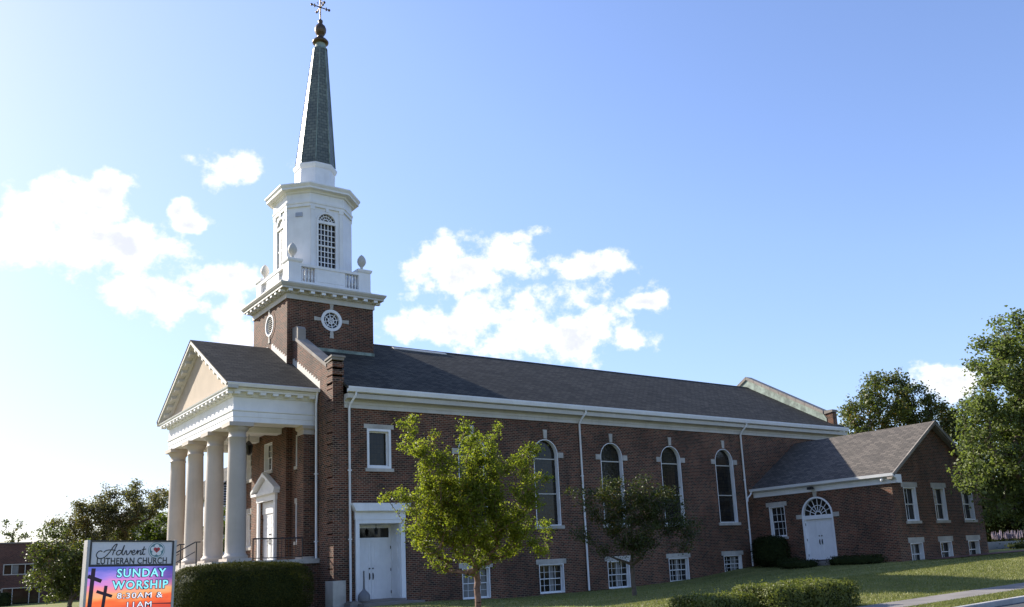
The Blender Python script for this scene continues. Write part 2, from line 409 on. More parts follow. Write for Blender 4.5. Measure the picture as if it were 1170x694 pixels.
# front parapet wall
cz = lambda y: 9.81+.568*(y-.57)
P0 = West(0.0)
fw = MB()
out = [(.05, -1.2), (2*W2-.05, -1.2), (2*W2-.05, 8.85), (2*W2-.05, 9.86), (2*W2-.57, 9.66), (W2, cz(W2)-.15), (.57, 9.66), (.05, 9.86), (.05, 8.85)]
h = []
for yc in (3.4, 2*W2-3.4): h += [rect(yc-.5, yc+.5, 2.53, 4.18), rect(yc-.5, yc+.5, 5.82, 7.2)]
fw.wall(P0, out, h, .34)
P45 = West(.45)
fw.wall(P45, [(a, z) for a, z in out if True], [], 0)
for i in range(3, 8):
    (a, z), (a2, z2) = out[i], out[i+1]
    fw.face([(0, a, z), (.45, a, z), (.45, a2, z2), (0, a2, z2)])
for k in (.05, 2*W2-.05): fw.face([(0, k, 8.2), (.45, k, 8.2), (.45, k, 9.86), (0, k, 9.86)])
part(fw, 'front_wall', 'brick')
for sgn in (1, -1):
    cp = MB()
    Y = (lambda y: y) if sgn == 1 else (lambda y: 2*W2-y)
    # sloping coping
    q = [(.55, cz(.55)-.16), (3.9, cz(3.9)-.16), (3.9, cz(3.9)), (.55, cz(.55))]
    cp.prism([(Y(a), z) for a, z in q], P0, .06, -.51)
    # stepped kneeler cap
    cp.prism([(Y(a), z) for a, z in ((-.02, 9.86), (.62, 9.76), (.62, 9.88), (-.05, 9.97))], P0, .05, -.5)
    cp.prism([(Y(a), z) for a, z in ((-.08, 9.97), (.66, 9.885), (.66, 9.96), (-.08, 10.05))], P0, .09, -.54)
    # upright stub against the tower
    cp.prism([(Y(a), z) for a, z in ((3.72, cz(3.72)-.1), (4.38, cz(4.38)-.3), (4.38, 12.25), (3.86, 12.25), (3.72, 12.1))], P0, .02, -.36)
    part(cp, 'parapet_coping', 'stone_cap')
for Y in (lambda y: y, lambda y: 2*W2-y):
    for z in (8.9, 9.22, 9.54):
        ya, yb = sorted((Y(-.035), Y(.6)))
        kb2 = MB(); kb2.box(-.035, .485, ya, yb, z, z+.22); part(kb2, 'kneeler_band', 'brick')

# main roof
rf = MB(); T = .12
def roofslab(mb, x0, x1, y0, z0, y1, z1, t=T):
    mb.face([(x0, y0, z0), (x1, y0, z0), (x1, y1, z1), (x0, y1, z1)])
    mb.face([(x0, y0, z0-t), (x1, y0, z0-t), (x1, y1, z1-t), (x0, y1, z1-t)])
    for xx in (x0, x1): mb.face([(xx, y0, z0-t), (xx, y0, z0), (xx, y1, z1), (xx, y1, z1-t)])
    mb.face([(x0, y0, z0-t), (x1, y0, z0-t), (x1, y0, z0), (x0, y0, z0)])
    mb.face([(x0, y1, z1-t), (x1, y1, z1-t), (x1, y1, z1), (x0, y1, z1)])
roofslab(rf, .46, L1, -.47, EZ+.02, W2, HR); roofslab(rf, .46, L1, 2*W2+.47, EZ+.02, W2, HR)
roofslab(rf, L1, L2+.28, -.47, EZ+.02, .1, EZ+.02+.57*SLOPE)
part(rf, 'nave_roof', 'shingle')
rc = MB(); rc.prism([(W2-.16, HR-.075), (W2, HR+.025), (W2+.16, HR-.075)], West(0), -.5, -L1+.02); part(rc, 'ridge_cap', 'shingle')
rp = MB(); rp.prism([(W2-.42, HR-.42*SLOPE-.02), (W2-.17, HR-.17*SLOPE-.02), (W2-.17, HR-.17*SLOPE+.035), (W2-.42, HR-.42*SLOPE+.035)], West(0), -6.2, -9.4); part(rp, 'ridge_vent', 'white_aged')

# rear parapet
bw = MB()
XR = lambda u, z, d: (L1+d, u, z)
outr = [(0.0, -1.2), (2*W2, -1.2), (2*W2, 9.75), (2*W2-.57, 9.66), (W2, cz(W2)-.1), (.57, 9.66), (0.0, 9.75)]
bw.prism(outr, XR, .01, .45); part(bw, 'rear_gable_wall', 'brick')
cf = MB()
for Y in (lambda y: y, lambda y: 2*W2-y):
    rz = lambda y: EZ+SLOPE*(y+.5)
    q = [(.45, rz(.45)), (W2, HR), (W2, cz(W2)-.12), (.7, cz(.7)-.12), (.45, 9.4)]
    cf.prism([(Y(a), z) for a, z in q], XR, -.02, .008)
part(cf, 'copper_flashing', 'copper')
cq = MB()
for Y in (lambda y: y, lambda y: 2*W2-y):
    n = 9
    for i in range(n):
        a = .62+(W2-.62)*i/n; b_ = .62+(W2-.62)*(i+1)/n-.015
        cq.prism([(Y(a), cz(a)-.12), (Y(b_), cz(b_)-.12), (Y(b_), cz(b_)+.1), (Y(a), cz(a)+.1)], XR, -.09, .54)
    cq.prism([(Y(a), z) for a, z in ((-.06, 9.75), (.6, 9.67), (.6, 9.9), (-.06, 9.9))], XR, -.06, .52)
part(cq, 'rear_coping', 'stone_cap')

# nave eaves
def eave(x0, x1, side):
    Y = (lambda y: y) if side > 0 else (lambda y: 2*W2-y)
    f = MB()
    X = lambda u, z, d: (d, u, z)
    f.prism([(Y(a), z) for a, z in ((-.003, 7.84), (-.06, 7.84), (-.06, 8.0), (-.085, 8.0), (-.085, 8.1), (-.16, 8.17), (-.42, 8.2), (-.42, 8.4), (-.003, 8.4))], X, x0, x1)
    part(f, 'eave_cornice', 'white_aged')
    gt = MB()
    gt.prism([(Y(a), z) for a, z in ((-.424, 8.42), (-.56, 8.45), (-.6, 8.6), (-.6, 8.66), (-.575, 8.66), (-.57, 8.58), (-.45, 8.55), (-.424, 8.58))], X, x0-.05, x1)
    part(gt, 'gutter', 'white_paint')
eave(.49, L2+.28, 1); eave(.49, L2+.28, -1)
def downspout(pts, r=.05):
    d = MB(); d.tube(pts, r, 8)
    for z in (2.4, 5.2):
        p = pts[-1]
        if pts[-1][2]+.5 < z < pts[-2][2]-.3: d.box(p[0]-.075, p[0]+.075, p[1]-.02, p[1]+.055, z, z+.05)
    part(d, 'downspout', 'white_paint')
for xd in (.69, 13.13, 25.18):
    downspout([(xd+.12, -.5, 8.5), (xd+.12, -.5, 8.33), (xd, -.22, 7.98), (xd, -.09, 7.8), (xd, -.09, g(xd, 0)+.05)])
downspout([(-.1, 1.35, 8.75), (-.1, 1.4, 8.5), (-.09, 1.5, 8.2), (-.09, 1.5, -.25)])

# ------------------------------------------------------------------ window builders
def muntins(mb, P, u0, u1, z0, z1, nc, nr, d, t=.016, dep=.03):
    for i in range(1, nc): u = u0+(u1-u0)*i/nc; mb.pbox(P, u-t/2, u+t/2, z0, z1, d-dep/2, d+dep/2)
    for j in range(1, nr): z = z0+(z1-z0)*j/nr; mb.pbox(P, u0, u1, z-t/2, z+t/2, d-dep/2+.002, d+dep/2+.002)
def rect_window(P, u0, u1, z0, z1, cols=3, rows=2, lintel=.22, lw=.15, sill=True, rec=.25, curtain=None, glass='glass', name='window', label=None, fw_=.035):
    f = MB()
    f.ring(rect(u0, u1, z0, z1), rect(u0+fw_, u1-fw_, z0+fw_, z1-fw_), P, .012, -rec)
    win = part(f, name, 'white_paint')
    if label: win['label'] = label
    s = MB(); iu0, iu1, iz0, iz1 = u0+fw_, u1-fw_, z0+fw_, z1-fw_
    zm = (iz0+iz1)/2
    if rows:
        s.ring(rect(iu0, iu1, zm-.02, iz1), rect(iu0+.035, iu1-.035, zm+.02, iz1-.035), P, -.15, -.19)
        s.ring(rect(iu0, iu1, iz0, zm+.015), rect(iu0+.035, iu1-.035, iz0+.05, zm-.02), P, -.18, -.22)
        muntins(s, P, iu0+.05, iu1-.05, zm+.03, iz1-.05, cols, rows, -.17)
        muntins(s, P, iu0+.05, iu1-.05, iz0+.06, zm-.03, cols, rows, -.20)
    else:
        s.ring(rect(iu0, iu1, iz0, iz1), rect(iu0+.05, iu1-.05, iz0+.05, iz1-.05), P, -.15, -.19)
    s.build('sash', 'white_paint', win)
    g_ = MB(); g_.pbox(P, iu0, iu1, iz0, iz1, -.225, -.24); g_.build('pane', glass, win)
    if curtain is not None:
        c_ = MB()
        for a, b_ in curtain:
            k0 = iu0+.05+(iu1-iu0-.1)*a; k1 = iu0+.05+(iu1-iu0-.1)*b_
            n = 8
            top = [P(k0+(k1-k0)*i/n, iz1-.05, -.218+.004*math.sin(i*2.2)) for i in range(n+1)]
            bot = [P(k0+(k1-k0)*i/n, iz0+.06, -.218+.004*math.sin(i*2.2)) for i in range(n+1)]
            c_.mesh(top+bot, [(i, i+1, n+2+i, n+1+i) for i in range(n)])
        c_.build('curtain', 'curtain', win)
    if lintel:
        l = MB(); l.pbox(P, u0-lw, u1+lw, z1+.003, z1+.003+lintel, .02, -.15); l.build('lintel', 'stone', win)
    if sill:
        l = MB(); l.pbox(P, u0-.1, u1+.1, z0-.14, z0-.003, .07, -.2); l.build('sill', 'stone', win)
    return win
def arch_band(c, hw0, hw1, zs, P, d0, d1, mb, n=24):
    o = [(c+hw1*math.cos(math.pi*i/n), zs+hw1*math.sin(math.pi*i/n)) for i in range(n+1)]
    i_ = [(c+hw0*math.cos(math.pi*i/n), zs+hw0*math.sin(math.pi*i/n)) for i in range(n+1)]
    mb.ring(o, i_, P, d0, d1, closed=False)
def keystone(mb, c, z0, z1, w0, w1, P, d0, d1): mb.prism([(c-w0, z0), (c+w0, z0), (c+w1, z1), (c-w1, z1)], P, d0, d1)

# nave windows
rect_window(S0, 1.53, 2.65, 5.34, 7.02, rows=0, lintel=.19, lw=.14, glass='leaded_glass', fw_=.1, label='square headed leaded window above the side door')
for i, c in enumerate(CEN):
    f = MB(); f.ring(arch(c, HW, 2.84, 6.22), arch(c, HW-.035, 2.88, 6.22), S0, .01, -.25)
    win = part(f, 'arched_window', 'white_paint')
    for z in (6.02, 4.35): s = MB(); s.pbox(S0, c-HW+.045, c+HW-.045, z-.025, z+.025, -.16, -.21); s.build('transom', 'white_aged', win)
    p = MB(); p.prism(arch(c, HW-.03, 2.87, 6.22), S0, -.222, -.24); p.build('pane', 'leaded_glass', win)
    k = MB(); keystone(k, c, 6.99, 7.42, .085, .12, S0, .05, -.05); k.build('keystone', 'stone', win)
    for sg in (-1, 1):
        a, b_ = sorted((c+sg*(HW+.01), c+sg*(HW+.33))); k = MB(); k.pbox(S0, a, b_, 6.08, 6.34, .03, -.05); k.build('impost', 'stone', win)
    k = MB(); arch_band(c, HW+.02, HW+.3, 6.36, S0, .014, -.05, k); k.build('brick_arch', 'brick', win)
    l = MB(); l.pbox(S0, c-HW-.14, c+HW+.14, 2.68, 2.837, .08, -.2); l.build('sill', 'stone', win)
CUR = [[(0, 1)], [(.48, .7)], [(.45, .72)], [(.42, .66)], [(.5, .9)]]
for i, c in enumerate(CEN):
    z0 = -.28 if i < 3 else (-.18 if i == 3 else .12)
    rect_window(S0, c-BW+.02, c+BW-.02, z0, 1.05, cols=4, rows=2, lintel=.23, lw=.16, sill=False, curtain=CUR[i], name='basement_window')

# side entrance in the nave wall
sd = MB()
sd.pbox(S0, .93, 1.1, -.1, 3.2, .1, -.02); sd.pbox(S0, 3.0, 3.2, -.1, 3.2, .1, -.02)
sd.pbox(S0, 1.1, 3.0, 3.05, 3.2, .1, -.02)
sd.pbox(S0, .9, 3.23, 3.2, 3.5, .12, -.02); sd.pbox(S0, .9, 3.23, 3.5, 3.55, .16, -.02)
sd.prism([(.86, 3.55), (3.27, 3.55), (3.4, 3.8), (3.4, 3.87), (.73, 3.87), (.73, 3.8)], S0, .3, -.02)
sur = part(sd, 'door_surround', 'white_paint')
sd = MB()
sd.pbox(S0, 1.06, 1.115, -.05, 3.03, .0, -.9); sd.pbox(S0, 2.985, 3.06, -.05, 3.03, .0, -.9); sd.pbox(S0, 1.06, 3.06, 3.035, 3.1, .0, -.9)
for z0, z1 in ((.15, .75), (.95, 1.3), (1.5, 2.1), (2.3, 2.85)):
    sd.box(2.97, 2.988, .2, .22, z0, z1); sd.box(2.97, 2.988, .66, .68, z0, z1); sd.box(2.97, 2.988, .22, .66, z0, z0+.02); sd.box(2.97, 2.988, .22, .66, z1-.02, z1)
sd.build('panelled_reveal', 'white_paint', sur)
dr = MB()
dr.pbox(S0, 1.1, 3.0, 2.33, 2.5, -.78, -.9); dr.pbox(S0, 1.1, 3.0, 2.9, 3.05, -.78, -.9)
dr.pbox(S0, 1.1, 1.2, 2.5, 2.9, -.78, -.9); dr.pbox(S0, 2.9, 3.0, 2.5, 2.9, -.78, -.9)
dr.build('transom_frame', 'white_paint', sur)
dr = MB(); dr.pbox(S0, 1.2, 2.9, 2.5, 2.9, -.83, -.85); dr.build('transom_pane', 'glass', sur)
def door_leaf(P, u0, u1, z0, z1, d, panels, hinge_u, knob_u, name='door_leaf', parent=church):
    b = MB(); st = .11
    b.pbox(P, u0, u1, z0, z1, d-.05, d-.012)
    zs = [z0+.12]
    edges = []
    h = (z1-z0-.12*(len(panels)+1))/sum(panels); z = z0+.12
    b.pbox(P, u0, u0+st, z0, z1, d-.012, d); b.pbox(P, u1-st, u1, z0, z1, d-.012, d)
    b.pbox(P, u0+st, u1-st, z0, z0+.12, d-.012, d)
    for p_ in panels:
        z += h*p_
        b.pbox(P, u0+st, u1-st, z, z+.12, d-.012, d); 
        b.pbox(P, u0+st+.05, u1-st-.05, z-h*p_+.05, z-.05, d-.012, d-.003)
        z += .12
    leaf = b.build(name, 'white_paint', parent)
    k = MB()
    zk = z0+.95
    k.pbox(P, knob_u-.02, knob_u+.02, zk-.16, zk+.12, d, d+.012); k.tube([P(knob_u, zk-.12, d+.012), P(knob_u, zk-.1, d+.06), P(knob_u, zk+.06, d+.06), P(knob_u, zk+.08, d+.012)], .013, 6)
    k.build('handle', 'black_metal', leaf)
    k = MB(); k.tube([P(knob_u, zk+.3, d), P(knob_u, zk+.3, d+.03)], .032, 10); k.build('lock', 'black_metal', leaf)
    for zz in (z0+.25, (z0+z1)/2, z1-.25): k = MB(); k.pbox(P, hinge_u-.015, hinge_u+.015, zz-.06, zz+.06, d, d+.015); k.build('hinge', 'black_metal', leaf)
    return leaf
door_leaf(S0, 1.118, 2.045, -.02, 2.33, -.8, (1.0, .55, .9), 1.12, 1.97)
door_leaf(S0, 2.055, 2.982, -.02, 2.33, -.8, (1.0, .55, .9), 2.97, 2.13)
b = MB(); b.box(1.0, 3.1, -.25, .95, -.35, -.022); part(b, 'door_step', 'concrete')

# ------------------------------------------------------------------ the wing
XW, XE, YW = 25.95, 34.49, -8.66
WR = 30.22; WRZ = 7.53; WEZ = 4.72; WS = (WRZ-WEZ)/(WR-25.75)
WW = West(XW)
DC, DHW = -4.12, .885
wing = MB()
wing.wall(WW, [(YW, -.8), (.0, -.8), (.0, 4.6), (YW, 4.6)], [arch(DC, DHW+.09, .5, 2.95), rect(-2.03, -.98, 1.93, 3.6)], .34)
SW = South(YW)
gh = []
GC = (27.48, 30.24, 33.02)
for c in GC: gh += [rect(c-.56, c+.56, 2.33, 4.02), rect(c-.56, c+.56, .12 if c < 28 else (.2 if c < 31 else .28), 1.24)]
wing.wall(SW, [(XW, -.8), (XE, -.8), (XE, 4.6), (WR, 4.6+(WR-XW)*WS), (XW, 4.6)], gh, .34)
wing.face([(XE, YW, -.8), (XE, 0, -.8), (XE, 0, 4.6), (XE, YW, 4.6)])
part(wing, 'wing_wall', 'brick')
wr = MB()
def slabY(mb, x0, z0, x1, z1, y0, y1, t=.1):
    mb.prism([(x0, z0), (x1, z1), (x1, z1-t), (x0, z0-t)], lambda u, z, d: (u, d, z), y0, y1)
slabY(wr, 25.62, WRZ-(WR-25.62)*WS, WR, WRZ, YW-.3, -.004); slabY(wr, 2*WR-25.62, WRZ-(WR-25.62)*WS, WR, WRZ, YW-.3, -.004)
part(wr, 'wing_roof', 'shingle_weathered')
rb = MB()
for sg in (1, -1):
    X = (lambda x: x) if sg == 1 else (lambda x: 2*WR-x)
    zr = lambda x: WRZ-(WR-x)*WS
    for d0, d1, a, c in ((.0, .27, -.24, -.104), (.27, .33, -.17, .008)):
        rb.prism([(X(25.6), zr(25.6)+a), (WR, WRZ+a), (WR, WRZ+c), (X(25.6), zr(25.6)+c)], SW, d0, d1)
part(rb, 'rake_board', 'stone_cap')
we = MB()
D_ = lambda u, z, d: (u, d, z)
we.prism([(XW-.003, 4.2), (XW-.05, 4.2), (XW-.05, 4.38), (XW-.08, 4.38), (XW-.08, 4.46), (XW-.28, 4.5), (XW-.28, 4.62), (XW-.003, 4.62)], D_, YW-.33, -.01)
we.prism([(XW-.003, 4.2), (XW+.4, 4.2), (XW+.4, 4.62), (XW-.003, 4.62)], D_, YW-.33, YW-.004)
part(we, 'wing_cornice', 'white_paint')
wg = MB(); wg.prism([(XW-.283, 4.5), (XW-.38, 4.54), (XW-.42, 4.68), (XW-.39, 4.68), (XW-.37, 4.62), (XW-.283, 4.62)], D_, YW-.36, -.01)
part(wg, 'wing_gutter', 'white_paint')
downspout([(25.6, -.12, 4.5), (25.5, -.11, 4.35), (25.27, -.1, 4.2), (25.24, -.1, 4.0)], .045)
rect_window(WW, -2.03, -.98, 1.93, 3.6, cols=3, rows=2, lintel=.24, lw=.18, label='single window beside the wing door')
GCUR = [None, [(.2, .7)], [(.1, .6)]]
for i, c in enumerate(GC):
    rect_window(SW, c-.56, c+.56, 2.33, 4.02, cols=2, rows=1, lintel=.25, lw=.17, curtain=None)
    rect_window(SW, c-.56, c+.56, .12 if i == 0 else (.2 if i == 1 else .28), 1.24, cols=2, rows=1, lintel=.26, lw=.16, sill=False, name='basement_window', curtain=[(.3, .75)] if i == 0 else None)
# arched door of the wing
f = MB(); f.ring(arch(DC, DHW+.09, .5, 2.95), arch(DC, DHW, .5, 2.95), WW, .03, -.2)
f.pbox(WW, DC-DHW, DC+DHW, 2.74, 2.95, .0, -.16)
ds = part(f, 'arched_door_surround', 'white_paint')
fl = MB()
for r0, r1 in ((.17, .21), (.5, .53)):
    arch_band(DC, r0, r1, 2.95, WW, -.08, -.12, fl)
for k in range(1, 8):
    a = math.pi*k/8
    p0 = (DC+.2*math.cos(a), 2.95+.2*math.sin(a)); p1 = (DC+DHW*math.cos(a), 2.95+DHW*math.sin(a))
    nx, nz = -math.sin(a)*.014, math.cos(a)*.014
    fl.prism([(p0[0]-nx, p0[1]-nz), (p1[0]-nx, p1[1]-nz), (p1[0]+nx, p1[1]+nz), (p0[0]+nx, p0[1]+nz)], WW, -.085, -.118)
fl.build('fanlight_bars', 'white_paint', ds)
p = MB(); p.prism(arch(DC, DHW, 2.9, 2.95), WW, -.14, -.16); p.build('fanlight_pane', 'glass', ds)
k = MB(); keystone(k, DC, 3.93, 4.2, .09, .13, WW, .05, -.05); k.build('keystone', 'stone', ds)
for sg in (-1, 1):
    a, b_ = sorted((DC+sg*(DHW+.1), DC+sg*(DHW+.46))); k = MB(); k.pbox(WW, a, b_, 2.8, 3.03, .03, -.05); k.build('impost', 'stone', ds)
k = MB(); arch_band(DC, DHW+.1, DHW+.34, 3.04, WW, .014, -.05, k); k.build('brick_arch', 'brick', ds)
door_leaf(WW, DC-DHW, DC-.006, .6, 2.74, -.1, (1.0, .8, .45), DC-DHW+.02, DC-.08, 'wing_door_leaf')
door_leaf(WW, DC+.006, DC+DHW, .6, 2.74, -.1, (1.0, .8, .45), DC+DHW-.02, DC+.08, 'wing_door_leaf')
b = MB(); b.box(24.6, XW-.02, DC-1.4, DC+1.4, -.1, .55); part(b, 'wing_door_step', 'concrete')

# ------------------------------------------------------------------ tower
TX0, TX1, TY0, TY1 = -.27, 4.12, 4.396, 8.79
TXC, TYC = (TX0+TX1)/2, W2
TZ = 13.83
ST = South(TY0); WT = West(TX0)
tw = MB()
tw.wall(ST, rect(TX0, TX1, 8.0, TZ), [circ(TXC, 12.88, .5)], .2)
tw.wall(WT, rect(TY0, TY1, -1.0, TZ), [circ(TYC, 12.9, .5), rect(TYC-.95, TYC+.95, 1.74, 4.5), rect(TYC-.5, TYC+.5, 5.9, 7.2)], .34)
tw.face([(TX0, TY0, -1), (.0, TY0, -1), (.0, TY0, 8.0), (TX0, TY0, 8.0)]); tw.face([(TX0, TY1, -1), (0, TY1, -1), (0, TY1, 8), (TX0, TY1, 8)])
tw.face([(TX1, TY0, 8), (TX1, TY1, 8), (TX1, TY1, TZ), (TX1, TY0, TZ)]); tw.face([(TX0, TY1, 8), (TX1, TY1, 8), (TX1, TY1, TZ), (TX0, TY1, TZ)])
part(tw, 'tower_wall', 'brick')
fl = MB()
roofz = lambda y: EZ+SLOPE*(y+.5)
fl.box(.5, TX1+.03, TY0-.05, TY0-.004, roofz(TY0)-.05, roofz(TY0)+.12); part(fl, 'tower_flashing', 'copper')
# round windows with keystones
def round_window(P, c, z, louver):
    f = MB(); f.ring(circ(c, z, .53), circ(c, z, .45 if louver else .39), P, .03, -.15)
    win = part(f, 'round_window', 'white_paint')
    win['label'] = 'round white louvred opening in the tower front' if louver else 'round white window with radiating bars in the tower side'
    if louver:
        l = MB()
        for i in range(8):
            zz = z-.36+i*.1; hw = math.sqrt(max(.0, .39**2-(zz+.02-z)**2))
            if hw > .05: l.prism([(-.02, zz+.035), (-.12, zz+.085), (-.12, zz+.07), (-.02, zz+.015)], (lambda hw: lambda u, z_, d: P(c+d, z_, u))(hw), -hw, hw)
        l.build('louvre', 'white_aged', win)
        p = MB(); p.prism(circ(c, z, .44), P, -.16, -.18); p.build('backing', 'dark_inside', win)
    else:
        l = MB(); l.ring(circ(c, z, .16, 24), circ(c, z, .12, 24), P, -.05, -.09); l.ring(circ(c, z, .30, 24), circ(c, z, .27, 24), P, -.05, -.09)
        for k in range(8):
            a = math.pi*k/4+.2
            p0 = (c+.03*math.cos(a), z+.03*math.sin(a)); p1 = (c+.4*math.cos(a), z+.4*math.sin(a)); nx, nz = -math.sin(a)*.018, math.cos(a)*.018
            l.prism([(p0[0]-nx, p0[1]-nz), (p1[0]-nx, p1[1]-nz), (p1[0]+nx, p1[1]+nz), (p0[0]+nx, p0[1]+nz)], P, -.055, -.085)
        l.build('tracery', 'white_paint', win)
        p = MB(); p.prism(circ(c, z, .44), P, -.12, -.14); p.build('pane', 'glass', win)
    k = MB(); keystone(k, c, z+.535, z+.88, .07, .1, P, .04, -.05); k.build('keystone', 'stone', win)
    k = MB(); k.prism([(c-.1, z-.88), (c+.1, z-.88), (c+.07, z-.535), (c-.07, z-.535)], P, .04, -.05); k.build('keystone', 'stone', win)
    for sg in () if louver else (-1, 1): k = MB(); k.prism([(c+sg*.535, z-.07), (c+sg*.88, z-.1), (c+sg*.88, z+.1), (c+sg*.535, z+.07)], P, .04, -.05); k.build('keystone', 'stone', win)
    k = MB(); k.ring(circ(c, z, .74), circ(c, z, .535), P, .014, -.04); k.build('brick_ring', 'brick', win)
round_window(ST, TXC, 12.88, False); round_window(WT, TYC, 12.9, True)
# tower cornice with modillions
def sq(x0, x1, y0, y1, z, o): return [(x0-o, y0-o, z), (x1+o, y0-o, z), (x1+o, y1+o, z), (x0-o, y1+o, z)]
tc_ = MB()
tc_.loft([sq(TX0, TX1, TY0, TY1, z, o) for z, o in ((13.68, .03), (13.68, .06), (13.92, .06), (13.95, .12), (14.06, .14), (14.08, .4), (14.16, .4), (14.2, .44), (14.3, .5), (14.36, .5), (14.5, -.05))])
tcp = part(tc_, 'tower_cornice', 'white_aged')
def modillion(parent, *q, mat='white_paint'):
    md = MB(); md.box(*q); md.build('modillion', mat, parent)
for i in range(9):
    u = TX0+.02+(TX1-TX0-.04)*i/8
    modillion(tcp, u-.1, u+.1, TY0-.37, TY0-.13, 13.96, 14.078)
for i in range(9):
    u = TY0+.02+(TY1-TY0-.04)*i/8
    modillion(tcp, TX0-.37, TX0-.13, u-.1, u+.1, 13.961, 14.077)
    if i in (0, 8): modillion(tcp, TX1+.13, TX1+.37, u-.1, u+.1, 13.961, 14.077)
# balustrade
HB = 2.12
bl = MB()
for sx in (-1, 1):
    for sy in (-1, 1):
        cx, cy = TXC+sx*(HB-.32), TYC+sy*(HB-.32)
        bl.box(cx-.32, cx+.32, cy-.32, cy+.32, 14.4, 15.55)
        bl.loft([sq(cx, cx, cy, cy, z, o) for z, o in ((15.55, .33), (15.6, .37), (15.67, .39), (15.72, .39), (15.74, .3))])
        bl.box(cx-.34, cx+.34, cy-.34, cy+.34, 14.4, 14.62)
def sides():
    for ax in (0, 1):
        for sg in (-1, 1): yield ax, sg
def sbox(mb, ax, sg, a0, a1, b0, b1, z0, z1):
    lo, hi = sorted((sg*b0, sg*b1))
    if ax == 0: mb.box(TXC+a0, TXC+a1, TYC+lo, TYC+hi, z0, z1)
    else: mb.box(TXC+lo, TXC+hi, TYC+a0, TYC+a1, z0, z1)
BALS = []
for ax, sg in sides():
    sbox(bl, ax, sg, -.78, .78, HB-.3, HB-.04, 14.4, 15.4)
    sbox(bl, ax, sg, -.7, .7, HB-.05, HB-.025, 14.75, 15.3)
    sbox(bl, ax, sg, -1.48, 1.48, HB-.34, HB, 15.4, 15.53)
    sbox(bl, ax, sg, -1.48, 1.48, HB-.32, HB-.02, 14.4, 14.66)
    for s2 in (-1, 1):
        for k in range(4):
            a = s2*(.88+k*.165)
            cx, cy = (TXC+a, TYC+sg*(HB-.17)) if ax == 0 else (TXC+sg*(HB-.17), TYC+a)
            bals = MB(); BALS.append(bals)
            bals.lathe([(.03, 14.66), (.05, 14.7), (.03, 14.78), (.062, 14.92), (.05, 15.05), (.028, 15.2), (.045, 15.32), (.03, 15.4)], cx, cy, 8)
bp = part(bl, 'balustrade', 'white_paint')
for q in BALS: q.build('baluster', 'white_paint', bp)
for sx in (-1, 1):
    for sy in (-1, 1):
        u = MB(); cx, cy = TXC+sx*(HB-.32), TYC+sy*(HB-.32)
        u.lathe([(.15, 15.74), (.15, 15.79), (.08, 15.84), (.06, 15.93), (.10, 15.98), (.19, 16.1), (.22, 16.22), (.20, 16.36), (.135, 16.48), (.05, 16.57), (.01, 16.6)], cx, cy, 16)
        part(u, 'urn', 'white_aged')
# belfry: a square with its corners cut
def octo(a, h, z): return [(TXC+x, TYC+y, z) for x, y in ((-h, -a), (h, -a), (a, -h), (a, h), (h, a), (-h, a), (-a, h), (-a, -h))]
A, Hh = 1.68, .86
SB = South(TYC-A); WB = West(TXC-A)
be = MB()
def bw_outline(c): return rect(c-Hh, c+Hh, 14.5, 18.95)
hole = lambda c: [arch(c, .48, 15.62, 17.98)]
NB = lambda u, z, d: (u, TYC+A+d, z); EB = lambda u, z, d: (TXC+A+d, u, z)
for P, c in ((SB, TXC), (NB, TXC), (WB, TYC), (EB, TYC)): be.wall(P, bw_outline(c), hole(c), .18)
lo, hi = octo(A, Hh, 14.5), octo(A, Hh, 18.95)
for i in (1, 3, 5, 7): j = (i+1) % 8; be.face([lo[i], lo[j], hi[j], hi[i]])
bel = part(be, 'belfry', 'white_paint')
pl = MB()
for P, c in ((SB, TXC), (NB, TXC), (WB, TYC), (EB, TYC)):
    for sg in (-1, 1):
        a, b_ = sorted((c+sg*(Hh-.02), c+sg*(Hh-.2))); pl.pbox(P, a, b_, 14.5, 18.7, .045, -.02)
        a, b_ = sorted((c+sg*(Hh+.01), c+sg*(Hh-.23))); pl.pbox(P, a, b_, 18.55, 18.72, .065, -.02)
pl.build('pilaster', 'white_paint', bel)
en = MB()
def grow(o): return A+o, Hh+o*.414
en.loft([octo(*grow(o), z) for z, o in ((18.7, .03), (18.7, .07), (18.84, .07), (18.86, .1), (18.95, .11), (18.96, .05), (19.38, .05), (19.4, .12), (19.5, .16), (19.52, .38), (19.6, .38), (19.72, .46), (19.78, .46), (20.3, -.7))])
part(en, 'belfry_cornice', 'white_paint')
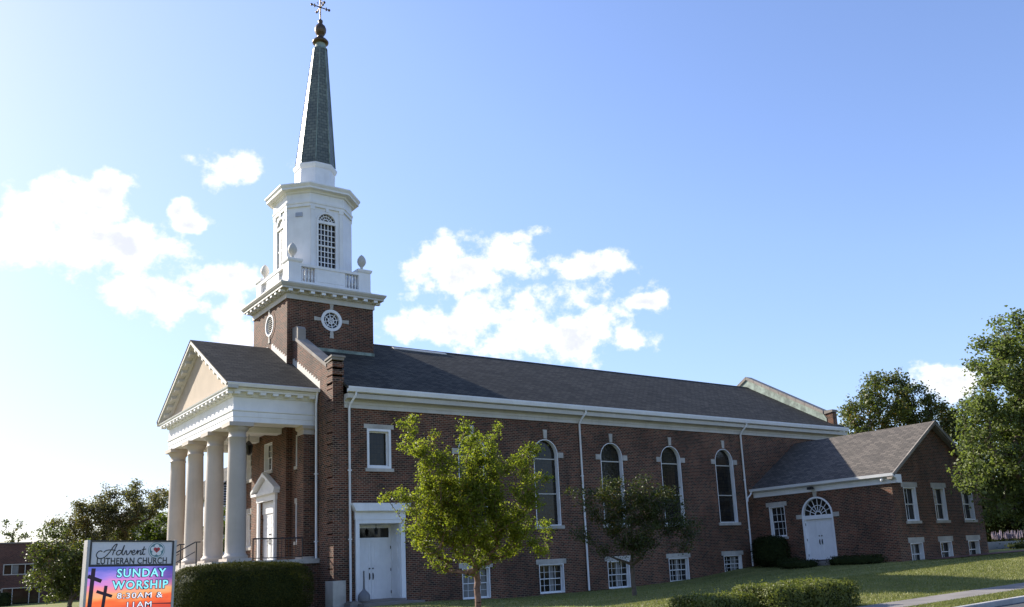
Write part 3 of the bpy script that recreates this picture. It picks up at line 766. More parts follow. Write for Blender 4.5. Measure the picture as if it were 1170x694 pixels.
for P, c, vis in ((SB, TXC, 1), (WB, TYC, 1), (NB, TXC, 0), (EB, TYC, 0)):
    f = MB(); f.ring(arch(c, .54, 15.56, 17.98), arch(c, .45, 15.65, 17.98), P, .05, -.05)
    f.pbox(P, c-.45, c+.45, 17.9, 18.04, .04, -.05)
    keystone(f, c, 18.52, 18.72, .06, .09, P, .075, -.02)
    f.pbox(P, c-.62, c+.62, 15.44, 15.555, .1, -.05)
    win = part(f, 'belfry_window', 'white_paint')
    s = MB()
    if P is WB: s.pbox(P, c-.02, c+.02, 15.65, 17.9, -.005, -.05)
    else: muntins(s, P, c-.45, c+.45, 15.65, 17.9, 5, 8, -.07, .04, .04)
    s.pbox(P, c-.45, c+.45, 16.74, 16.81, -.01, -.1)
    for r0, r1 in ((.14, .18), (.3, .335)): arch_band(c, r0, r1, 18.02, P, -.05, -.09, s)
    for k in range(1, 8):
        a = math.pi*k/8; p0 = (c+.15*math.cos(a), 18.0+.15*math.sin(a)); p1 = (c+.45*math.cos(a), 18.0+.45*math.sin(a)); nx, nz = -math.sin(a)*.015, math.cos(a)*.015
        s.prism([(p0[0]-nx, p0[1]-nz), (p1[0]-nx, p1[1]-nz), (p1[0]+nx, p1[1]+nz), (p0[0]+nx, p0[1]+nz)], P, -.055, -.085)
    s.build('glazing_bars', 'white_paint', win)
    p = MB(); p.prism(arch(c, .47, 15.62, 17.98), P, -.12 if P is not WB else -.03, -.14); p.build('pane' if P is not WB else 'shutter', 'glass' if P is not WB else 'white_aged', win)
vt = MB()
k7 = octo(A+.012, Hh+.005, 0); a7, b7 = Vector(k7[7]), Vector(k7[0])
PV = lambda u, z, d: tuple(a7+(b7-a7)*u+Vector((-.7071*d, -.7071*d, z)))
vt.pbox(PV, .36, .66, 18.2, 18.42, .02, -.03)
part(vt, 'belfry_vent', 'galvanised')
# drum and spire
def axis_x(z): return TXC+max(0, z-18)*.036
def oct_reg(a, z, ph=math.pi/8):
    r = a/math.cos(math.pi/8); return [(axis_x(z)+r*math.cos(ph+k*math.pi/4), TYC+r*math.sin(ph+k*math.pi/4), z) for k in range(8)]
dm = MB(); dm.loft([oct_reg(a, z) for a, z in ((1.0, 19.9), (1.0, 20.25), (.93, 20.3), (.93, 21.2), (.97, 21.25), (1.02, 21.4), (1.02, 21.47), (.9, 21.5))]); part(dm, 'spire_drum', 'white_paint')
sp = MB(); sp.loft([oct_reg(a, z) for a, z in ((.94, 21.475), (.92, 21.6), (.345, 28.42))]); part(sp, 'spire', 'slate_green')
hp = MB()
for k in range(8):
    p0 = Vector(oct_reg(.925, 21.6)[k]); p1 = Vector(oct_reg(.35, 28.4)[k]); hp.tube([p0, p1], [.03, .02], 5)
part(hp, 'spire_hip', 'copper')
AX = axis_x(29.4)
nk = MB(); nk.lathe([(.37, 28.38), (.37, 28.46), (.3, 28.48), (.27, 28.75), (.3, 28.78)], AX, TYC, 16); part(nk, 'spire_neck', 'copper')
fn = MB(); fn.lathe([(.28, 28.76), (.42, 28.82), (.43, 28.9), (.34, 29.02), (.22, 29.1), (.16, 29.2), (.17, 29.28), (.22, 29.33), (.3, 29.5), (.31, 29.65), (.25, 29.83), (.15, 29.93), (.1, 30.05), (.13, 30.1), (.12, 30.18), (.05, 30.24), (.03, 30.3)], AX, TYC, 20); part(fn, 'finial', 'bronze')
cr = MB(); cr.tube([(AX, TYC, 30.2), (AX, TYC, 31.75)], .035, 6)
def ball(mb, x, y, z, r): mb.lathe([(.01, z-r), (r*.7, z-r*.7), (r, z), (r*.7, z+r*.7), (.01, z+r)], x, y, 8)
for ux, uy in ((1, 0), (-1, 0), (0, 1), (0, -1)):
    e = (AX+ux*.5, TYC+uy*.5, 30.98)
    cr.tube([(AX, TYC, 30.98), e], .03, 6); ball(cr, *e, .075)
    for t_, zz in ((.33, .09), (.33, -.09)): ball(cr, AX+ux*t_, TYC+uy*t_, 30.98+zz*.7, .045)
    cr.tube([(AX+ux*.12, TYC+uy*.12, 31.12), (AX+ux*.2, TYC+uy*.2, 31.2), (AX+ux*.12, TYC+uy*.12, 31.25)], .02, 5)
    ball(cr, AX+ux*.1, TYC+uy*.1, 31.5, .05)
ball(cr, AX, TYC, 31.8, .08); ball(cr, AX, TYC, 30.98, .08)
part(cr, 'cross', 'bronze')

# ------------------------------------------------------------------ portico
PX, PY0, PZ, PAP = -3.96, 1.25, 8.8, 11.79
PY1 = 2*W2-PY0
FX, FY0, FY1 = -3.52, 1.85, 2*W2-1.85
FLZ = 1.74
po = MB(); po.box(-4.25, -.002, 1.45, 2*W2-1.45, -1, 1.55); part(po, 'portico_podium', 'brick')
po = MB(); po.box(-4.4, -.004, 1.35, 2*W2-1.35, 1.553, FLZ); part(po, 'portico_floor', 'stone')
stp = MB()
for i in range(12): stp.box(-4.4-.3*(i+1), -4.4-.3*i+.0, 2.75, 2*W2-2.75, -1, FLZ-.165*(i+1))
part(stp, 'front_steps', 'stone')
CYS = [2.315+i*(2*W2-2*2.315)/3 for i in range(4)]
for cy in CYS:
    c = MB(); cx = -3.17
    c.box(cx-.5, cx+.5, cy-.5, cy+.5, FLZ, FLZ+.13)
    prof = [(.48, FLZ+.13), (.5, FLZ+.18), (.48, FLZ+.24), (.43, FLZ+.27), (.41, FLZ+.33)]
    for i in range(11):
        t = i/10; prof.append((.405-.062*t**1.7, FLZ+.34+t*4.62))
    prof += [(.37, 6.72), (.37, 6.76), (.345, 6.78), (.345, 6.96), (.37, 6.98), (.46, 7.12), (.47, 7.16)]
    c.lathe(prof, cx, cy, 32)
    c.box(cx-.5, cx+.5, cy-.5, cy+.5, 7.16, 7.33)
    part(c, 'column', 'column_paint')
# antae against the front wall
for ya, yb in ((1.9, 2.6), (2*W2-2.6, 2*W2-1.9)):
    a = MB(); a.box(-.48, -.003, ya, yb, 1.84, 6.95); pa = part(a, 'pilaster', 'brick')
    a = MB(); a.box(-.53, -.003, ya-.05, yb+.05, .95, 1.84); a.build('pilaster_base', 'column_paint', pa)
    a = MB(); a.loft([sq(-.48, -.003, ya, yb, z, o) for z, o in ((6.95, .02), (7.02, .02), (7.03, -.0), (7.15, .0), (7.2, .06), (7.3, .07), (7.33, .07))]); a.build('capital', 'column_paint', pa)
# entablature: three beams
en = MB()
# outer faces as one mitred shell, inner faces, underside and a ceiling set higher
def u3(o, z): return [(-.004, FY0-o, z), (FX-o, FY0-o, z), (FX-o, FY1+o, z), (-.004, FY1+o, z)]
prof = [(0, 7.33), (0, 7.55), (.02, 7.55), (.02, 7.75), (.06, 7.78), (.06, 7.84), (0, 7.85), (0, 8.361)]
for (o0, z0), (o1, z1) in zip(prof[:-1], prof[1:]):
    a_, b_ = u3(o0, z0), u3(o1, z1)
    for k in range(3): en.face([a_[k], a_[k+1], b_[k+1], b_[k]])
a_, b_, c_ = u3(0, 7.33), u3(-.72, 7.33), u3(-.72, 7.66)
for k in range(3): en.face([a_[k], a_[k+1], b_[k+1], b_[k]]); en.face([b_[k], b_[k+1], c_[k+1], c_[k]])
en.face(c_)
for cy in CYS[1:3]: en.box(FX+.73, -.3, cy-.3, cy+.3, 7.4, 7.65)
part(en, 'entablature', 'white_paint')
cn = MB()
def csec(o, z): return [(PX+.44-o if False else FX-o, FY0-o, z), (-.005, FY0-o, z), (-.005, FY1+o, z), (FX-o, FY1+o, z)]
cn.loft([csec(o, z) for z, o in ((8.362, .0), (8.362, .06), (8.44, .1), (8.52, .12), (8.535, .36), (8.6, .36), (8.63, .4), (8.68, .42))])
pc = part(cn, 'portico_cornice', 'white_paint')
n = 7
for i in range(n):
    x = FX+.05+(-.3-FX)*i/(n-1); modillion(pc, x-.12, x+.12, FY0-.34, FY0-.12, 8.43, 8.533)
n = 19
for i in range(n):
    y = FY0-.2+(FY1-FY0+.4)*i/(n-1); modillion(pc, FX-.34, FX-.12, y-.1, y+.1, 8.431, 8.532)
# pediment
ps = (PAP-PZ)/(W2-PY0); zp = lambda y: PZ+(y-PY0)*ps
WP = West(FX)
ty = MB(); ty.prism([(FY0-.1, 8.685), (FY1+.1, 8.685), (W2, 8.685+(W2-FY0+.1)*ps)], WP, -.0, -.2); part(ty, 'tympanum', 'stucco')
rk = MB()
for sg in (1, -1):
    Y = (lambda y: y) if sg == 1 else (lambda y: 2*W2-y)
    # crown, corona, bed
    for d0, d1, t0, t1 in ((.0, .44, -.2, -.03), (.0, .38, -.28, -.2), (.0, .13, -.42, -.28)):
        y0 = PY0-.0 if t0 > -.25 else PY0+.12
        if t0 < -.4: y0 = PY0+.62
        rk.prism([(Y(y0), zp(y0)+t0), (W2, zp(W2)+t0), (W2, zp(W2)+t1), (Y(y0), zp(y0)+t1)], WP, d0, d1)
pr_ = part(rk, 'raking_cornice', 'white_aged')
for sg in (1, -1):
    Y = (lambda y: y) if sg == 1 else (lambda y: 2*W2-y)
    for i in range(8):
        y = PY0+1.0+i*.56
        md = MB(); md.prism([(Y(y-.1), zp(y-.1)-.42), (Y(y+.1), zp(y+.1)-.42), (Y(y+.1), zp(y+.1)-.283), (Y(y-.1), zp(y-.1)-.283)], WP, .12, .36); md.build('modillion', 'white_aged', pr_)
for sg in (1, -1):
    pg = MB()
    Y = (lambda y: y) if sg == 1 else (lambda y: 2*W2-y)
    pg.prism([(Y(a), z) for a, z in ((PY0+.18, 8.69), (PY0+.02, 8.69), (PY0-.04, 8.82), (PY0-.02, 8.84), (PY0+.18, 8.8))], lambda u, z, d: (d, u, z), PX-.0, -.02)
    part(pg, 'portico_gutter', 'white_paint')
prf = MB()
for sg in (1, -1):
    Y = (lambda y: y) if sg == 1 else (lambda y: 2*W2-y)
    roofslab(prf, PX-.02, -.004, Y(PY0), PZ+.02, W2, PAP, .045)
part(prf, 'portico_roof', 'shingle')
def flashing_run(P, sg, y0, y1):
    Y = (lambda y: y) if sg == 1 else (lambda y: 2*W2-y)
    n = max(1, int((y1-y0)/.225)); st = (y1-y0)/n
    low = [(Y(y0), zp(y0)+.02), (Y(y1), zp(y1)+.02)]; top = []
    for i in range(n-1, -1, -1):
        a, b_ = y0+st*i, y0+st*(i+1); top += [(Y(b_), zp(b_)+.25), (Y(a), zp(b_)+.25)]
    sf = MB(); sf.prism(low+top, P, .006, -.0); part(sf, 'step_flashing', 'white_aged')
for sg in (1, -1): flashing_run(P0, sg, PY0+.05, TY0-.05); flashing_run(WT, sg, TY0+.02, W2-.25)

# main front door with pediment
WD = West(TX0)
md_ = MB()
md_.pbox(WD, TYC-1.15, TYC-.95, FLZ, 4.5, .1, -.02); md_.pbox(WD, TYC+.95, TYC+1.15, FLZ, 4.5, .1, -.02)
md_.pbox(WD, TYC-1.2, TYC+1.2, 4.5, 4.78, .12, -.02)
md_.prism([(TYC-1.45, 4.78), (TYC+1.45, 4.78), (TYC+1.45, 4.9), (TYC-1.45, 4.9)], WD, .3, -.02)
md_.prism([(TYC-1.25, 4.9), (TYC+1.25, 4.9), (TYC, 5.55)], WD, .1, -.02)
for sg in (-1, 1): md_.prism([(TYC+sg*1.5, 4.9), (TYC, 5.65), (TYC, 5.8), (TYC+sg*1.5, 5.03)], WD, .3, -.02)
md_.pbox(WD, TYC-.95, TYC+.95, 3.95, 4.5, -.1, -.2)
sur2 = part(md_, 'front_door_surround', 'white_paint')
door_leaf(WD, TYC-.95, TYC-.006, FLZ, 3.95, -.14, (1., 1., .6), TYC-.93, TYC-.08, 'front_door_leaf')
door_leaf(WD, TYC+.006, TYC+.95, FLZ, 3.95, -.14, (1., 1., .6), TYC+.93, TYC+.08, 'front_door_leaf')
rect_window(WD, TYC-.5, TYC+.5, 5.9, 7.2, cols=3, rows=2, lintel=0, name='portico_window')
for yc in (3.4, 2*W2-3.4):
    rect_window(P0, yc-.5, yc+.5, 2.53, 4.18, cols=3, rows=2, lintel=.23, lw=.12, name='portico_window')
    rect_window(P0, yc-.5, yc+.5, 5.82, 7.2, cols=3, rows=2, lintel=0, name='portico_window')

# ------------------------------------------------------------------ small things on the church
def lantern(name, x, y, z, label, s=1.0, drop=.3):
    t = thing(name, (x, y, z), label, 'lantern')
    b = MB(); b.lathe([(.03*s, z+.52*s), (.12*s, z+.42*s), (.17*s, z+.38*s), (.13*s, z+.36*s)], x, y, 6, smooth=False)
    for k in range(6):
        a = math.pi/3*k; b.tube([(x+.14*s*math.cos(a), y+.14*s*math.sin(a), z+.37*s), (x+.1*s*math.cos(a), y+.1*s*math.sin(a), z+.06*s)], .012*s, 4)
    b.lathe([(.1*s, z+.07*s), (.08*s, z+.03*s), (.02*s, z)], x, y, 6, smooth=False)
    b.build('lantern_cage', 'black_metal', t)
    b = MB(); b.lathe([(.125*s, z+.355*s), (.092*s, z+.075*s)], x, y, 6, smooth=False); b.build('lantern_glass', 'glass', t)
    b = MB(); b.tube([(x, y, z+.5*s), (x, y, z+.5*s+drop)], .012, 5); b.build('hanging_rod', 'black_metal', t)
lantern('hanging_lantern', -1.2, W2, 6.6, 'black lantern hanging from the portico ceiling above the front door', 1.3, .4)
lantern('hanging_lantern', 2.1, .4, 2.6, 'small black lantern hanging inside the white side door recess', .6, .15)
t = thing('floodlight', (25.62, -4.1, 4.2), 'dark floodlight under the wing eave above the arched door', 'light')
b = MB(); b.box(25.5, 25.72, -4.25, -3.97, 4.3, 4.44); b.build('lamp_head', 'black_metal', t)
b = MB(); b.tube([(25.7, -4.11, 4.37), (25.9, -4.11, 4.37)], .03, 6); b.build('bracket', 'black_metal', t)
t = thing('security_light', (25.78, -8.25, 4.3), 'small white twin security light at the wing eave end', 'light')
b = MB(); b.lathe([(.01, 4.3), (.07, 4.34), (.085, 4.42), (.05, 4.49)], 25.72, -8.3, 10); b.build('lamp_head', 'white_paint', t)
b = MB(); b.tube([(25.73, -8.3, 4.47), (25.88, -8.3, 4.47)], .025, 6); b.build('bracket', 'white_paint', t)

# portico railing at the side edge
def railing(name, p0, p1, h, n, label, mat='black_metal'):
    p0, p1 = Vector(p0), Vector(p1)
    t = thing(name, p0, label, 'railing')
    b = MB(); up = Vector((0, 0, h)); lo_ = Vector((0, 0, .1))
    b.tube([p0+up, p1+up], .028, 6); b.tube([p0+lo_, p1+lo_], .018, 6); b.build('rail', mat, t)
    for p in (p0, p1): b = MB(); b.tube([p, p+up*1.02], .026, 6); b.build('post', mat, t)
    for i in range(1, n):
        q = p0.lerp(p1, i/n); b = MB(); b.tube([q+lo_, q+up], .011, 5); b.build('baluster', mat, t)
railing('portico_railing', (-2.6, 1.9, FLZ), (-.52, 1.9, FLZ), .87, 14, 'black metal railing between the front column and the brick corner')
def handrail(y, label):
    t = thing('stair_handrail', (-4.5, y, FLZ), label, 'handrail', 'handrails on the front steps')
    b = MB(); b.tube([(-4.35, y, 2.58), (-4.55, y, 2.58), (-7.9, y, .75), (-8.1, y, .62)], .025, 8); b.build('rail', 'black_metal', t)
    b = MB(); b.tube([(-4.55, y, 2.2), (-7.9, y, .37)], .018, 6); b.build('mid_rail', 'black_metal', t)
    b = MB(); b.tube([(-4.5, y, 1.6), (-4.5, y, 2.58)], .025, 6); b.build('post', 'black_metal', t)
    b = MB(); b.tube([(-7.9, y, -.4), (-7.9, y, .75)], .025, 6); b.build('post', 'black_metal', t)
handrail(3.0, 'black handrail on the front steps nearest the street corner column')
handrail(5.2, 'black handrail on the front steps behind the lit sign')

# smoking post by the side door
t = thing('ash_receptacle', (1.05, -.55, -.03), 'grey plastic smokers post with bulbous base beside the side door', 'ash bin')
b = MB(); b.lathe([(.24, -.03), (.25, .05), (.24, .2), (.17, .3), (.08, .38), (.045, .45)], 1.05, -.55, 16); b.build('base', 'grey_plastic', t)
b = MB(); b.lathe([(.045, .45), (.04, .6), (.032, 1.08), (.04, 1.1), (.035, 1.14), (.01, 1.15)], 1.05, -.55, 10); b.build('stem', 'grey_plastic', t)
b = MB(); b.box(.35, .85, -.75, -.25, -.25, -.08); b.box(.45, .8, -.65, -.2, -.08, -.02); tag(b.build('splash_block', 'concrete', origin=(.6, -.5, -.25)), 'low concrete splash block under the downspout by the side door', 'block')

# ------------------------------------------------------------------ the sign
SY_ = -11.1; SX0, SX1 = -11.12, -9.21; SC = (SX0+SX1)/2
sg_ = thing('church_sign', (SC, SY_, g(SC, SY_)), 'church sign with white name panel above a colourful message screen', 'sign')
sg_.rotation_euler = (0, math.radians(1.4), 0)
PS = South(SY_)
def mat_flat(name, col, rough=.5, emit=0.0):
    m, nt, b = newmat(name); b.inputs['Base Color'].default_value = (*col, 1); b.inputs['Roughness'].default_value = rough
    f = noise(nt, coords(nt), 30, 2); nt.links.new(MIX(nt, f, tuple(c*.92 for c in col), tuple(min(1, c*1.08) for c in col)), b.inputs['Base Color'])
    if emit:
        b.inputs['Emission Color'].default_value = (*col, 1); b.inputs['Emission Strength'].default_value = emit
mat_flat('sign_white', (.62, .62, .66), .3); mat_flat('sign_black', (.02, .02, .022), .4)
mat_flat('ink', (.025, .03, .035)); mat_flat('emblem_teal', (.10, .22, .25)); mat_flat('emblem_red', (.5, .05, .06)); mat_flat('emblem_white', (.75, .75, .75)); mat_flat('emblem_gold', (.5, .35, .1))
mat_flat('scr_cyan', (.28, .82, .88), .5, .42); mat_flat('scr_white', (.9, .9, .95), .5, .42); mat_flat('scr_navy', (.02, .03, .09), .5, .05); mat_flat('scr_cross', (.035, .012, .03), .5, .05)
ZT, ZH0, ZB = 2.10, 1.50, -.05
b = MB(); b.box(SX0+.02, SX1-.02, SY_+.012, SY_+.34, ZB-.03, ZT-.012); cab = b.build('cabinet', 'sign_black', sg_)
for x0, x1 in ((SX0-.04, SX0+.018), (SX1-.018, SX1+.04)): b = MB(); b.box(x0, x1, SY_-.03, SY_+.37, g(SC, SY_)-.3, ZT+.01); b.build('side_post', 'galvanised', sg_)
b = MB(); b.box(SX0+.02, SX1-.02, SY_+.02, SY_+.33, g(SC, SY_)-.3, ZB-.035); b.build('plinth', 'brick', sg_)
b = MB(); b.ring(rect(SX0+.019, SX1-.019, ZH0, ZT), rect(SX0+.06, SX1-.06, ZH0+.05, ZT-.035), PS, .03, -.0); b.build('panel_frame', 'sign_black', sg_)
b = MB(); b.pbox(PS, SX0+.06, SX1-.06, ZH0+.05, ZT-.035, .012, -.005); hpan = b.build('name_panel', 'sign_white', sg_)
# the screen picture: a sunset
m = bpy.data.materials.new('screen_picture'); m.use_nodes = True; nt = m.node_tree; MAT['screen_picture'] = m
nt.nodes.clear()
ob = N(nt, 'ShaderNodeTexCoord').outputs['Object']
sp_ = N(nt, 'ShaderNodeSeparateXYZ'); nt.links.new(ob, sp_.inputs[0])
zt = M2(nt, 'DIVIDE', M2(nt, 'SUBTRACT', sp_.outputs[2], ZB-g(SC, SY_)), ZH0-ZB)
nv = noise(nt, ob, 3.0, 4)
mp = N(nt, 'ShaderNodeMapping'); mp.inputs['Scale'].default_value = (1.2, 1, 5); nt.links.new(ob, mp.inputs[0]); nv2 = noise(nt, mp.outputs[0], 1.6, 5)
xt = M2(nt, 'DIVIDE', sp_.outputs[0], 1.9)
zz = M2(nt, 'ADD', M2(nt, 'ADD', zt, M2(nt, 'MULTIPLY', M2(nt, 'SUBTRACT', nv2, .5), .28)), M2(nt, 'MULTIPLY', xt, -.12))
ramp = N(nt, 'ShaderNodeValToRGB'); nt.links.new(zz, ramp.inputs[0]); e = ramp.color_ramp
cols = [(0.0, (.25, .02, .06)), (.38, (.75, .10, .06)), (.5, (1., .20, .07)), (.6, (1., .48, .20)), (.7, (.95, .33, .38)), (.8, (.70, .28, .70)), (.9, (.32, .25, .8)), (1.0, (.12, .16, .62))]
while len(e.elements) < len(cols): e.elements.new(.5)
for el_, (p_, c_) in zip(e.elements, cols): el_.position = p_; el_.color = (*c_, 1)
rc_ = MIX(nt, M2(nt, 'MULTIPLY', SMOOTH(nt, xt, .1, .5), M2(nt, 'MULTIPLY', SMOOTH(nt, zz, .55, .85), .85)), ramp.outputs[0], (.05, .06, .35))
em = N(nt, 'ShaderNodeEmission'); nt.links.new(rc_, em.inputs[0]); em.inputs[1].default_value = .55
om = N(nt, 'ShaderNodeOutputMaterial'); nt.links.new(em.outputs[0], om.inputs[0])
b = MB(); b.pbox(PS, SX0+.019, SX1-.019, ZB, ZH0-.003, .006, -.003); scr = b.build('message_screen', 'screen_picture', sg_)
def text(s, x0, x1, zb, cap, d0, mat, parent, bold=0.0, name='lettering', ext=.002, spacing=1.0, track=None):
    c = bpy.data.curves.new('t', 'FONT'); c.body = s; c.size = 1.0; c.extrude = ext; c.offset = bold; c.space_character = spacing; c.resolution_u = 3
    o = bpy.data.objects.new('t', c); COL.objects.link(o)
    bpy.context.view_layer.update()
    me = bpy.data.meshes.new_from_object(o.evaluated_get(bpy.context.evaluated_depsgraph_get()))
    bpy.data.objects.remove(o)
    co = np.empty(len(me.vertices)*3); me.vertices.foreach_get('co', co); co = co.reshape(-1, 3)
    mnx, mxx = co[:, 0].min()+bold, co[:, 0].max()-bold
    kx_ = (x1-x0)/(mxx-mnx); kz_ = cap/.70
    off = Vector((0, 0, 0)); q = parent
    while q is not None: off += q.location; q = q.parent
    new = np.stack([x0+(co[:, 0]-mnx)*kx_-off[0], np.full(len(co), SY_)-d0-co[:, 2]-off[1], zb+co[:, 1]*kz_-off[2]], 1)
    me.vertices.foreach_set('co', new.ravel()); me.materials.clear(); me.materials.append(MAT[mat]); me.update()
    ob_ = bpy.data.objects.new(name, me); COL.objects.link(ob_); ob_.parent = parent
    return ob_
text('LUTHERAN CHURCH', -10.93, -9.38, 1.56, .14, .014, 'ink', hpan, .022, spacing=1.06)
def glow_text(s, x0, x1, zb, cap, mat, bold, sh=.06):
    text(s, x0, x1, zb, cap, .008, 'scr_navy', scr, bold+sh, 'lettering_shadow', .001, 1.15)
    text(s, x0, x1, zb, cap, .012, mat, scr, bold, 'lettering', .001, 1.15)
glow_text('SUNDAY', -10.47, -9.38, 1.26, .185, 'scr_cyan', .018)
glow_text('WORSHIP', -10.56, -9.32, .985, .185, 'scr_cyan', .018)
glow_text('8:30AM &', -10.44, -9.43, .77, .125, 'scr_white', 0.0)
glow_text('11AM', -10.21, -9.67, .56, .125, 'scr_white', 0.0)
# the word in script: one pen line per letter
def stroke(pts, r=.0125, n=40):
    pts = [Vector((p[0], p[1], 0)) for p in pts]; out_ = []
    m_ = len(pts)
    for i in range(m_-1):
        p0, p1, p2, p3 = pts[max(i-1, 0)], pts[i], pts[i+1], pts[min(i+2, m_-1)]
        for k in range(6):
            t_ = k/6; out_.append(.5*((2*p1)+(p2-p0)*t_+(2*p0-5*p1+4*p2-p3)*t_*t_+(3*p1-p0-3*p2+p3)*t_**3))
    out_.append(pts[-1]); return out_
sc_ = MB()
def scr_xy(u, v): return (SX0+.0+(u-145)/7.385*.01936+.0, 1.87+(205-v)/7.385*.0194)
STR = [[(255, 215), (240, 208), (220, 220), (210, 245), (222, 268), (250, 275), (285, 258), (320, 215), (350, 165), (374, 150), (366, 175), (350, 215), (342, 245)],
       [(268, 222), (290, 205), (330, 200), (365, 205)],
       [(412, 208), (395, 205), (376, 220), (376, 240), (392, 245), (410, 228), (424, 195), (436, 160), (430, 190), (420, 228), (428, 245), (440, 236)],
       [(440, 236), (448, 212), (456, 208), (458, 230), (464, 244), (480, 232), (490, 210), (498, 208)],
       [(498, 208), (502, 226), (520, 224), (528, 210), (520, 203), (506, 216), (504, 236), (518, 245), (538, 234)],
       [(538, 234), (548, 210), (554, 208), (550, 240), (556, 222), (572, 207), (580, 214), (574, 238), (582, 244), (592, 232)],
       [(592, 232), (600, 200), (606, 172), (600, 205), (596, 234), (604, 244), (616, 236)], [(586, 200), (604, 197), (622, 194)]]
for s_ in STR:
    pts = stroke([scr_xy(*p) for p in s_])
    sc_.tube([(p[0], SY_-.014, p[1]) for p in pts], .0115, 6)
sc_.build('script_lettering', 'ink', hpan)
# round emblem: ring, white rose, heart, cross
ec, ez = -9.625, 1.872; er = .19
b = MB(); b.prism(circ(ec, ez, er, 40), PS, .0125, .016); b.build('emblem_disc', 'emblem_teal', hpan)
b = MB(); b.ring(circ(ec, ez, er-.012, 40), circ(ec, ez, er-.028, 40), PS, .016, .0185); b.build('emblem_ring', 'emblem_white', hpan)
b = MB()
for k in range(5):
    a = math.pi/2+k*2*math.pi/5; cx, cz_ = ec+.085*math.cos(a), ez+.085*math.sin(a)
    b.prism([(cx+.056*math.cos(t_)*1.0, cz_+.056*math.sin(t_)) for t_ in np.linspace(0, 2*math.pi, 16, endpoint=False)], PS, .0162+k*.0003, .019+k*.0003)
b.build('emblem_rose', 'emblem_white', hpan)
hp_ = []
for t_ in np.linspace(0, 2*math.pi, 28, endpoint=False):
    hx = 16*math.sin(t_)**3; hz = 13*math.cos(t_)-5*math.cos(2*t_)-2*math.cos(3*t_)-math.cos(4*t_); hp_.append((ec+hx*.0047, ez+.008+hz*.0047))
b = MB(); b.prism(hp_, PS, .019, .023); b.build('emblem_heart', 'emblem_red', hpan)
b = MB(); b.pbox(PS, ec-.006, ec+.006, ez-.03, ez+.05, .023, .025); b.pbox(PS, ec-.024, ec+.024, ez+.012, ez+.024, .0231, .0251); b.build('emblem_cross', 'ink', hpan)
# crosses in the screen picture
def pic_cross(x0, z0, x1, z1, t_, la, lb, w):
    c = MB(); a = Vector((x0, z0)); d = (Vector((x1, z1))-a); n_ = Vector((-d.y, d.x)).normalized()*w
    c.prism([tuple(a+n_), tuple(a+d+n_), tuple(a+d-n_), tuple(a-n_)], PS, .007, .009)
    ca = Vector(la); cb = Vector(lb); dd = (cb-ca); m_ = Vector((-dd.y, dd.x)).normalized()*w*.95
    c.prism([tuple(ca+m_), tuple(cb+m_), tuple(cb-m_), tuple(ca-m_)], PS, .0072, .0092)
    c.build('picture_cross', 'scr_cross', scr)
pic_cross(-10.985, 1.465, -11.03, ZB+.3, 0, (-11.095, 1.29), (-10.8, 1.17), .045)
pic_cross(-10.695, 1.07, -10.76, ZB+.3, 0, (-10.89, .945), (-10.55, .825), .036)
b = MB(); b.prism([(SX0+.02, ZB+.002), (SX1-.02, ZB+.002), (SX1-.02, .32), (-9.6, .36), (-10.1, .25), (-10.7, .38), (SX0+.02, .3)], PS, .0065, .0078); b.build('picture_hill', 'scr_cross', scr)
b = MB(); b.prism([(-9.66, .625), (-9.22, .61), (-9.22, .64), (-9.66, .64)], PS, .0066, .0079); b.build('picture_cloud', 'scr_cross', scr)

# ------------------------------------------------------------------ leaves and trees
def leaves_obj(name, pos, nrm, size, mat, parent=None, origin=None, rng=None, aspect=.62):
    n = len(pos); rng = rng or np.random.RandomState(1)
    nrm = nrm/np.linalg.norm(nrm, axis=1, keepdims=True)
    r = rng.normal(size=(n, 3)); t = np.cross(nrm, r); t /= np.linalg.norm(t, axis=1, keepdims=True)+1e-9
    b = np.cross(nrm, t)
    sz = (size*rng.uniform(.65, 1.3, n))[:, None]
    fold = rng.uniform(.05, .3, n)[:, None]*sz
    v = np.empty((n, 4, 3))
    v[:, 0] = pos - t*sz*.5; v[:, 2] = pos + t*sz*.5 - nrm*fold*.6
    v[:, 1] = pos - b*sz*.5*aspect + nrm*fold; v[:, 3] = pos + b*sz*.5*aspect + nrm*fold
    off = np.zeros(3)
    me = bpy.data.meshes.new(name); o = bpy.data.objects.new(name, me)
    if parent is not None: off = np.array(parent.location); o.parent = parent
    elif origin is not None: off = np.array(origin); o.location = origin
    v = (v - off).reshape(-1, 3)
    me.vertices.add(4*n); me.vertices.foreach_set('co', v.ravel())
    me.loops.add(4*n); me.loops.foreach_set('vertex_index', np.arange(4*n, dtype=np.int32))
    me.polygons.add(n); me.polygons.foreach_set('loop_start', np.arange(0, 4*n, 4, dtype=np.int32))
    me.polygons.foreach_set('loop_total', np.full(n, 4, dtype=np.int32))
    me.materials.append(MAT[mat]); me.update(calc_edges=True); me.validate()
    COL.objects.link(o); return o
